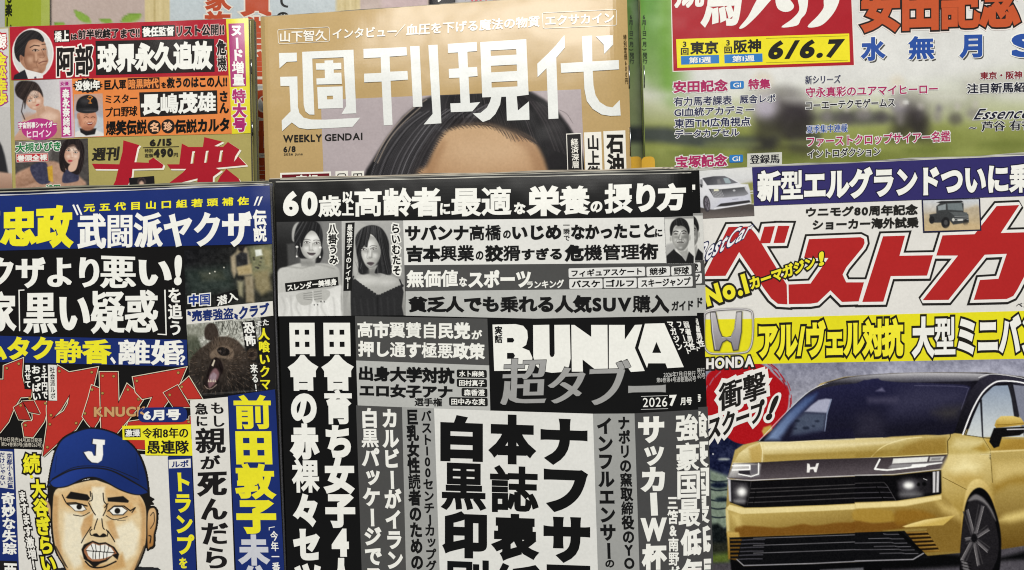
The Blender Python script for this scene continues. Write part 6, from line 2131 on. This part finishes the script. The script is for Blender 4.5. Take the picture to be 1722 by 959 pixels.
strip_print(B, lambda x, y: (x, y), True)
strip_print(B2, lambda x, y: (x + 15.5, y - 5.0), False)
T = B.text
T('60', (476, 321, 364, 534, 321, 363), WHITE, w=.05)
T('歳', (535, 329, 366, 574, 328, 364.5), WHITE, w=.055)
T('以上', (574.5, 595, 322, 575, 596, 362.5), WHITE, w=.045, vert=True)
T('高齢者', (596, 316.5, 365.5, 741, 315, 364), WHITE, w=.055)
T('に', (740, 342, 361.5, 757, 341, 361), WHITE, w=.05)
T('最適', (759, 315, 364.5, 860.5, 313.5, 363), WHITE, w=.055)
T('な', (864, 341, 361, 884, 340, 360), WHITE, w=.05)
T('栄養', (885, 313, 364, 993, 310, 362.5), WHITE, w=.055)
T('の', (993, 339, 358, 1013, 338, 357), WHITE, w=.05)
T('摂り', (1016, 309.5, 360.5, 1102, 306.5, 357), WHITE, w=.055)
B.poly([(677, 371), (1116.5, 365.6), (1120.5, 442.6), (680, 446)], '#dcdcd7', 2, label='white headline panel')
TK_ = '#151515'
T('サバンナ高橋', (681, 379, 405.5, 843, 377.5, 404.5), TK_, w=.05)
T('の', (846, 388, 402, 859, 387, 401), TK_, w=.045)
T('いじめ', (861, 379.5, 404, 944, 378, 403), TK_, w=.05)
T('一瞬で', (947, 958, 378, 948, 958.5, 405), TK_, w=.02, vert=True)
T('なかったこと', (960, 378, 403.5, 1101, 375.5, 400), TK_, w=.05)
T('に', (1101.5, 385.5, 399, 1114, 385, 398), TK_, w=.045)
T('吉本興業', (683, 413, 441, 798, 411.5, 440), TK_, w=.05)
T('の', (800, 423, 438, 813, 422, 437), TK_, w=.045)
T('狡猾', (815, 412, 441, 875, 411, 440), TK_, w=.05)
T('すぎる', (877, 418, 438, 945, 416, 437), TK_, w=.045)
T('危機管理術', (949, 411.5, 441, 1107, 408.5, 438), TK_, w=.05)
T('無価値', (683.5, 454.5, 484, 770, 453.5, 483), WHITE, w=.05)
T('な', (772, 466.5, 482.5, 785.5, 466, 482), WHITE, w=.04)
T('スポーツ', (787, 455, 484.5, 893, 453, 484), WHITE, w=.05)
T('ランキング', (886, 472.5, 485.5, 948.5, 470, 484.5), WHITE, w=.03)
for t, x0, x1, y in (('フィギュアスケート', 956, 1084.5, 451.5), ('競歩', 1087, 1126.5, 449)):
    B.poly(rounded([(x0, y), (x1, y - (x1 - x0) * .022), (x1 + .4, y + 15.6 - (x1 - x0) * .022), (x0 + .4, y + 16)], 2.5), '#dededa', 3, name='tag')
    T(t, (x0 + 5, y + 2, y + 14.5, x1 - 5, y + 1 - (x1 - x0) * .02, y + 13.5 - (x1 - x0) * .02), TK_, w=.035)
for t, x0, x1, y in (('バスケ', 957, 1013, 469.5), ('ゴルフ', 1015, 1070.5, 468.3)):
    B.poly(rounded([(x0, y), (x1, y - 1), (x1 + .4, y + 15.8), (x0 + .4, y + 16.5)], 2.5), '#dededa', 3, name='tag')
    T(t, (x0 + 4, y + 2, y + 14.5, x1 - 4, y + 1.5, y + 14), TK_, w=.035)
T('貧乏人でも乗れる人気SUV購入', (686, 498.5, 526, 1126, 495, 527.5), TK_, w=.05)
# left photographs


def p_two(c):
    c.all('#3f3f3f')
    c.sk = .35
    c.T = (460, 360, 5.326)
    # left picture
    c.poly([(20, 60), (610, 60), (620, 920), (20, 920)], ('#2c2c2c', '#8f8f8d', (40, 100), (600, 150)), 2)
    c.poly([(20, 60), (200, 60), (180, 480), (20, 520)], ('#3a3a3a', '#1d1d1d', (30, 80), (30, 300)), 10, .9)
    c.poly([(120, 270), (190, 260), (190, 480), (130, 470)], '#555554', 8, .8)
    c.poly([(430, 70), (610, 60), (620, 460), (470, 440)], '#7d7d7b', 10, .9)
    sp(c, [(170, 240), (165, 160), (185, 100), (225, 75), (240, 130), (210, 240)], '#b9b9b5', 4, .9)
    sp(c, [(185, 250), (200, 130), (250, 60), (340, 55), (410, 90), (440, 180), (430, 260), (445, 350), (420, 430), (380, 440), (240, 400)], '#1f1f20', 4)
    sp(c, [(35, 620), (45, 500), (130, 470), (240, 440), (320, 460), (420, 440), (560, 470), (595, 560), (600, 920), (35, 920)], ('#c3c3be', '#9a9a96', (250, 480), (500, 850)), 5)
    c.poly([(240, 400), (380, 400), (370, 470), (250, 470)], '#a3a39f', 6)
    sp(c, [(240, 290), (245, 220), (290, 160), (345, 150), (405, 190), (428, 270), (418, 350), (370, 405), (335, 412), (270, 370)], ('#d6d6d1', '#bdbdb8', (320, 220), (420, 380)), 3.5)
    shade_face(c, 335, 280, 92, 132, '#8c8c88', '#efefec', -1)
    c.ell(300, 440, 60, 22, '#7c7c79', 14, .7)
    fr = [(245, 290), (238, 200), (285, 110), (335, 80), (400, 100), (440, 200), (430, 300), (418, 240), (380, 170), (345, 145), (300, 180), (268, 240), (258, 290)]
    c.poly(fr, '#1b1b1c', 3, smooth=True)
    big = [(185, 250), (200, 130), (250, 60), (340, 55), (410, 90), (440, 180), (434, 300), (415, 230), (372, 160), (340, 140), (290, 185), (262, 250), (240, 300), (232, 400), (200, 400)]
    strands(c, big, ['#5a5a5b', '#0d0d0e', '#3c3c3d', '#787879'], 90, (330, 70), (240, 380), .45, .5, .5, 9)
    for x, y in ((300, 256), (388, 262)):
        eye(c, x, y, 25, tilt=.04, white='#d9d9d6')
        c.ell(x + 3, y - 3, 3, 3, '#efefec', 1)
    c.line([(348, 265), (344, 315), (358, 328)], '#8c8c88', .9, 1.2, .7, smooth=True)
    c.poly([(300, 345), (335, 347), (378, 350), (352, 372), (320, 366)], '#585052', 1.6, smooth=True)
    c.line([(303, 347), (340, 354), (376, 351)], '#2f2b2c', .7, .6)
    for x, y in ((210, 295), (418, 300)):
        c.ell(x, y, 12, 10, '#e9e9e5', 2)
        c.line([(x, y), (x - 2, y + 85)], '#d2d2ce', .6, .6)
        c.ell(x - 2, y + 86, 8, 8, '#eeeeea', 1.5)
    c.line([(130, 470), (260, 485), (330, 460), (420, 455), (540, 490)], '#8d8d89', 1.4, 4, .7, smooth=True)
    # white gown with sleeves
    sp(c, [(30, 730), (110, 700), (300, 690), (500, 670), (620, 650), (625, 930), (30, 930)], ('#c9c9c5', '#dededa', (200, 700), (300, 900)), 5)
    for i in range(16):
        x = 40 + i * 38
        c.line([(x, 740 + 10 * (i % 3)), (x + 30 * math.sin(i), 830), (x + 12, 915)], '#a9a9a5' if i % 2 else '#efefeb', 2, 4, .5, smooth=True)
    for P in ([(200, 730), (260, 700), (340, 690), (350, 740), (340, 800), (280, 820), (230, 800)], [(355, 690), (430, 670), (500, 690), (500, 740), (440, 790), (370, 780)]):
        sp(c, P, '#b5b5b0', 3)
    for k in range(4):
        c.line([(270, 760 - 15 * k), (345, 770 - 22 * k)], '#7a7a77', 1, 1)
        c.line([(365, 700 + 22 * k), (430, 690 + 22 * k)], '#7a7a77', 1, 1)
    for i in range(9):
        c.ell(350 + i * 15, 800 + 20 * math.sin(i * .8), 6, 6, '#4a4a49' if i % 2 else '#ecece8', 1.5)
    # right picture
    c.poly([(612, 60), (1170, 60), (1185, 925), (622, 925)], ('#b9b9b5', '#8d8d8a', (620, 80), (1180, 600)), 1.5)
    c.poly([(760, 70), (1000, 90), (1140, 100), (1150, 560), (1060, 520), (1000, 200), (820, 90)], '#a4a4a1', 8, .9)
    sp(c, [(620, 560), (700, 500), (780, 560), (800, 925), (620, 925)], '#9d9d99', 8)
    sp(c, [(720, 430), (780, 410), (810, 470), (800, 540), (730, 560)], '#b2b2ae', 4)
    for k in range(4):
        c.line([(735 + k * 18, 430 + k * 6), (760 + k * 16, 500), (755 + k * 14, 540)], '#7c7c79', 1, 1.2, .8)
    sp(c, [(740, 330), (735, 210), (790, 130), (880, 100), (970, 130), (1030, 240), (1040, 380), (1060, 520), (1000, 560), (780, 540), (760, 440)], '#232324', 4)
    sp(c, [(690, 640), (760, 560), (900, 530), (1010, 540), (1110, 580), (1170, 660), (1180, 925), (690, 925)], ('#b8b8b3', '#8f8f8b', (850, 560), (1000, 900)), 6)
    c.poly([(850, 470), (980, 450), (1000, 540), (940, 570), (860, 540)], '#a5a5a1', 6)
    sp(c, [(782, 340), (800, 230), (850, 180), (910, 200), (955, 290), (955, 380), (910, 460), (870, 492), (820, 450)], ('#cfcfca', '#b3b3ae', (830, 280), (950, 420)), 3.5)
    shade_face(c, 868, 340, 88, 145, '#7c7c79', '#e9e9e6', 1, -.05)
    c.ell(905, 520, 60, 30, '#6f6f6c', 14, .7)
    c.ell(840, 600, 90, 26, '#d5d5d1', 22, .7)
    c.ell(1020, 610, 80, 26, '#d0d0cc', 22, .7)
    h1 = [(745, 330), (755, 220), (845, 140), (866, 180), (848, 250), (838, 300), (812, 285), (790, 320), (782, 370), (795, 430), (760, 400)]
    h2 = [(850, 150), (940, 180), (1000, 280), (1020, 420), (1040, 540), (960, 530), (905, 525), (950, 420), (958, 320), (915, 220)]
    for hh, sd in ((h1, 3), (h2, 4)):
        c.poly(hh, '#1f1f20', 3, smooth=True)
    strands(c, [(740, 330), (735, 210), (790, 130), (880, 100), (970, 130), (1030, 240), (1040, 380), (1060, 520), (1000, 560), (905, 525), (955, 400), (945, 270), (865, 170), (835, 290), (790, 320), (790, 430), (800, 540), (760, 440)],
            ['#6a6a6b', '#0e0e0f', '#434344', '#8a8a8b'], 120, (880, 110), (880, 560), .5, .5, .5, 11)
    for x, y in ((806, 318), (894, 312)):
        eye(c, x, y, 25, tilt=-.03, white='#cfcfcc')
        c.ell(x + 3, y - 3, 3, 3, '#efefec', 1)
    c.line([(848, 310), (836, 385), (846, 402), (868, 400)], '#82827f', .9, 1.2, .7, smooth=True)
    c.poly([(835, 440), (862, 430), (902, 438), (872, 464)], '#5b5255', 1.6, smooth=True)
    c.line([(836, 442), (868, 445), (902, 440)], '#302b2d', .7, .6)
    # dark lace-edged top
    top = [(700, 600), (730, 580), (800, 640), (860, 690), (930, 740), (990, 720), (1060, 690), (1150, 640), (1165, 700), (1150, 830), (1170, 930), (695, 930), (690, 800), (690, 680)]
    sp(c, top, '#2a2a2b', 3, m=False)
    for i in range(9):
        t = i / 8
        c.ell(725 + 205 * t, 600 + 135 * t, 16, 14, '#2a2a2b', 2)
        c.ell(950 + 200 * t, 735 - 92 * t, 16, 14, '#2a2a2b', 2)
    c.line([(715, 560), (705, 600)], '#2a2a2b', 2.5, 1)
    c.line([(1130, 590), (1155, 650)], '#2a2a2b', 2.5, 1)
    for i in range(7):
        c.line([(720 + 60 * i, 760 + 10 * math.sin(i)), (740 + 58 * i, 920)], '#3f3f40', 1.5, 4, .6)
    c.line([(930, 745), (935, 925)], '#161617', 1.5, 3, .7)
    c.line([(612, 60), (622, 925)], '#cfcfcb', .8, .8)
    c.noise(1.5, 5, 3)


B.picture([(465, 373.5), (678, 370.6), (682.3, 530.5), (468, 532)], p_two, 2.2, .8, label='two black and white printed portraits of women with long dark hair')
T('八掛うみ', (551, 567.5, 377.5, 553, 569, 445), TK_, 6, w=.035, vert=True, out=((.12, WHITE),))
B.poly([(581, 375), (596.5, 374), (591.5, 489), (577.5, 489.5)], '#191918', 4)
T('最強ボディのレイヤー', (584, 593.5, 378, 580, 589.5, 486), WHITE, 6, w=.025, vert=True)
T('らいむたそ', (657.5, 672.5, 376.5, 661, 674.5, 463), TK_, 6, w=.035, vert=True, out=((.12, WHITE),))
B.poly([(479, 476.5), (568, 465.8), (569.5, 480), (480.5, 491)], '#191918', 4)
T('スレンダー美裸身', (482, 478.5, 566, 468, 567, 479.5, 483.5, 490), WHITE, 6, w=.035)
# left columns
T('田舎の赤裸々セツ', (482, 533.5, 543, 492.5, 545, 1002), WHITE, w=.06, vert=True)
T('田舎育ち女子4人', (539, 593.5, 543, 547, 603, 1000), WHITE, w=.06, vert=True)
B.poly([(597, 531.7), (819.5, 536), (822.5, 614.7), (599, 606.5)], GD, 2)
T('高市翼賛自民党', (601, 540, 568.5, 791, 542, 571), WHITE, w=.045)
T('が', (793, 555, 571, 811, 555, 571), WHITE, w=.035)
T('押し通す極悪政策', (602, 573, 600.5, 816, 577, 606), WHITE, w=.045)
B.poly([(599, 606.5), (822.5, 614.7), (824.5, 690.7), (601.5, 682)], GL2, 2)
T('出身大学対抗', (603.5, 615, 641, 764.5, 618, 647), TK_, w=.05)
T('エロ女子アナ', (604.5, 645, 668, 761, 648, 671), TK_, w=.05)
T('選手権', (697, 669, 683, 743.5, 669.5, 684), TK_, w=.035)
for t, x0, y0, x1, y1 in (('水卜麻美', 768, 621.5, 818.5, 635), ('田村真子', 768, 636.8, 818.8, 650.8), ('森香澄', 776, 652.6, 819.5, 667), ('田中みな実', 755, 668, 820, 682.5)):
    B.poly(rounded([(x0, y0), (x1, y0 + 1), (x1 + .4, y1 + 1), (x0 + .3, y1)], 3), '#1b1b1a', 3, name='tag')
    T(t, (x0 + 4, y0 + 2, y1 - 1.5, x1 - 4, y0 + 2.6, y1 - .9), WHITE, 5, w=.025)
TB_ = (820, 530, 3.425)
for P, h in (([(28, 55), (160, 52), (205, 62), (228, 90), (232, 130), (222, 172), (198, 188), (240, 205), (258, 245), (254, 290), (225, 320), (38, 322)], [[(112, 132), (146, 132), (154, 145), (146, 158), (112, 158)], [(112, 218), (148, 218), (158, 234), (148, 252), (112, 252)]]),
             ([(262, 58), (355, 56), (357, 225), (363, 240), (373, 242), (382, 236), (386, 222), (384, 57), (473, 56), (478, 250), (468, 298), (430, 328), (370, 333), (310, 322), (275, 288), (263, 240)], ()),
             ([(482, 57), (500, 57), (597, 126), (596, 57), (690, 57), (693, 336), (640, 330), (547, 256), (549, 326), (485, 326)], ()),
             ([(699, 57), (790, 57), (790, 142), (848, 57), (890, 55), (848, 190), (905, 322), (825, 328), (786, 272), (790, 332), (698, 336)], ()),
             ([(906, 50), (1018, 47), (1130, 300), (1035, 306), (1024, 278), (925, 278), (918, 305), (868, 190)], [[(972, 155), (1000, 218), (948, 218)]])):
    B.poly(P, WHITE, 4, T=TB_, holes=h, name='masthead')
T('実話', (831.5, 845, 548.5, 831.8, 845.3, 577), TK_, 6, w=.03, vert=True)
for t, q, sh in (('超', (843, 604, 681, 920, 602, 679.5), .05), ('タ', (921, 619.5, 678.5, 984, 617, 677.5), .05), ('ブ', (990, 608, 681, 1059, 606, 680), .08), ('ー', (1056.5, 649, 661, 1119.5, 647, 660), 0)):
    T(t, q, '#9d9d9b', 6.5, w=.03, wy=.004, shear=sh, name='masthead', out=((.012, '#2a2a29'),))
T('2026', (1081, 669.5, 685, 1122, 668, 684), WHITE, w=.004)
T('7', (1125.5, 664.5, 683.5, 1138, 664, 683), WHITE, w=.05)
B.poly([(1078, 666.5), (1123, 665), (1123, 665.8), (1078, 667.4)], '#c9c9c5', 4)
B.poly([(1078, 688.3), (1123.5, 687), (1123.5, 687.8), (1078, 689.1)], '#c9c9c5', 4)
# lower columns
B.poly([(598.7, 681.8), (676, 685), (684, 1010), (610, 1010)], '#4c4c4b', 2.4)
T('カルビーがイラン', (641, 670, 688, 650, 680, 957), WHITE, w=.045, vert=True)
T('白黒パッケージでス', (605.5, 636, 686, 614, 644, 984), WHITE, w=.045, vert=True)
B.poly([(676, 685), (730, 687), (741, 1010), (684, 1010)], GM2, 2.2)
T('バスト100センチJカップグ', (707.5, 725.5, 690, 716, 735, 962), TK_, w=.035, vert=True)
T('巨乳女性読者のための', (681.5, 703, 689, 690, 713, 958), TK_, w=.045, vert=True)
B.poly([(730, 687), (824, 690.7), (997, 696), (1007, 1010), (741, 1010)], '#dcdcd7', 2.2, label='white headline panel')
for ch, x0, x1, y0, y1, dx in (('ナ', 909, 988, 704, 782.5, 2), ('フ', 914.5, 989, 789, 862, 2), ('サ', 914, 992.5, 869, 947, 2), ('不', 915, 997, 950, 1025, 2),
                               ('本', 821, 902, 697, 781, 1.5), ('誌', 824, 906, 782.5, 862, 1.5), ('表', 825.5, 907, 864, 944, 1.5), ('紙', 827, 910, 947, 1030, 1.5),
                               ('白', 740.5, 812, 698, 776.5, 1), ('黒', 741, 818, 778.5, 858.5, 1), ('印', 743.5, 819, 859.5, 939, 1), ('刷', 745.5, 822, 941, 1020, 1)):
    T(ch, (x0, y0 - 1, y1 - 1, x1, y0 + 2, y1 + 1), '#121212', w=.058)
B.poly([(997, 696), (1067, 695.6), (1077, 1010), (1007, 1010)], GM2, 2.1)
T('インフルエンサー', (1002.5, 1030, 702, 1010, 1038, 940), TK_, w=.045, vert=True)
T('の', (1018, 942, 955, 1033, 941.5, 954.5), TK_, w=.04)
T('ナポリの窯取締役のYO', (1038, 1059.5, 701, 1048, 1070.5, 957), TK_, w=.04, vert=True)
for ch, x0, x1, y0, y1 in (('サ', 1073, 1117, 701, 746), ('ツ', 1083, 1117, 750.5, 784), ('カ', 1077, 1118.5, 786, 828), ('W', 1077, 1121.5, 871.5, 911), ('杯', 1079, 1122, 915, 959)):
    T(ch, (x0, y0, y1, x1, y0 - 1, y1 - 1), WHITE, w=.055)
B.poly([(1093, 829), (1104.5, 828.5), (1106.5, 867), (1095, 867.5)], WHITE, 4, name='headline')
T('三笘&南野が', (1121.5, 1140, 836, 1124.5, 1143.5, 975), WHITE, w=.035, vert=True)
bpy.context.view_layer.update()
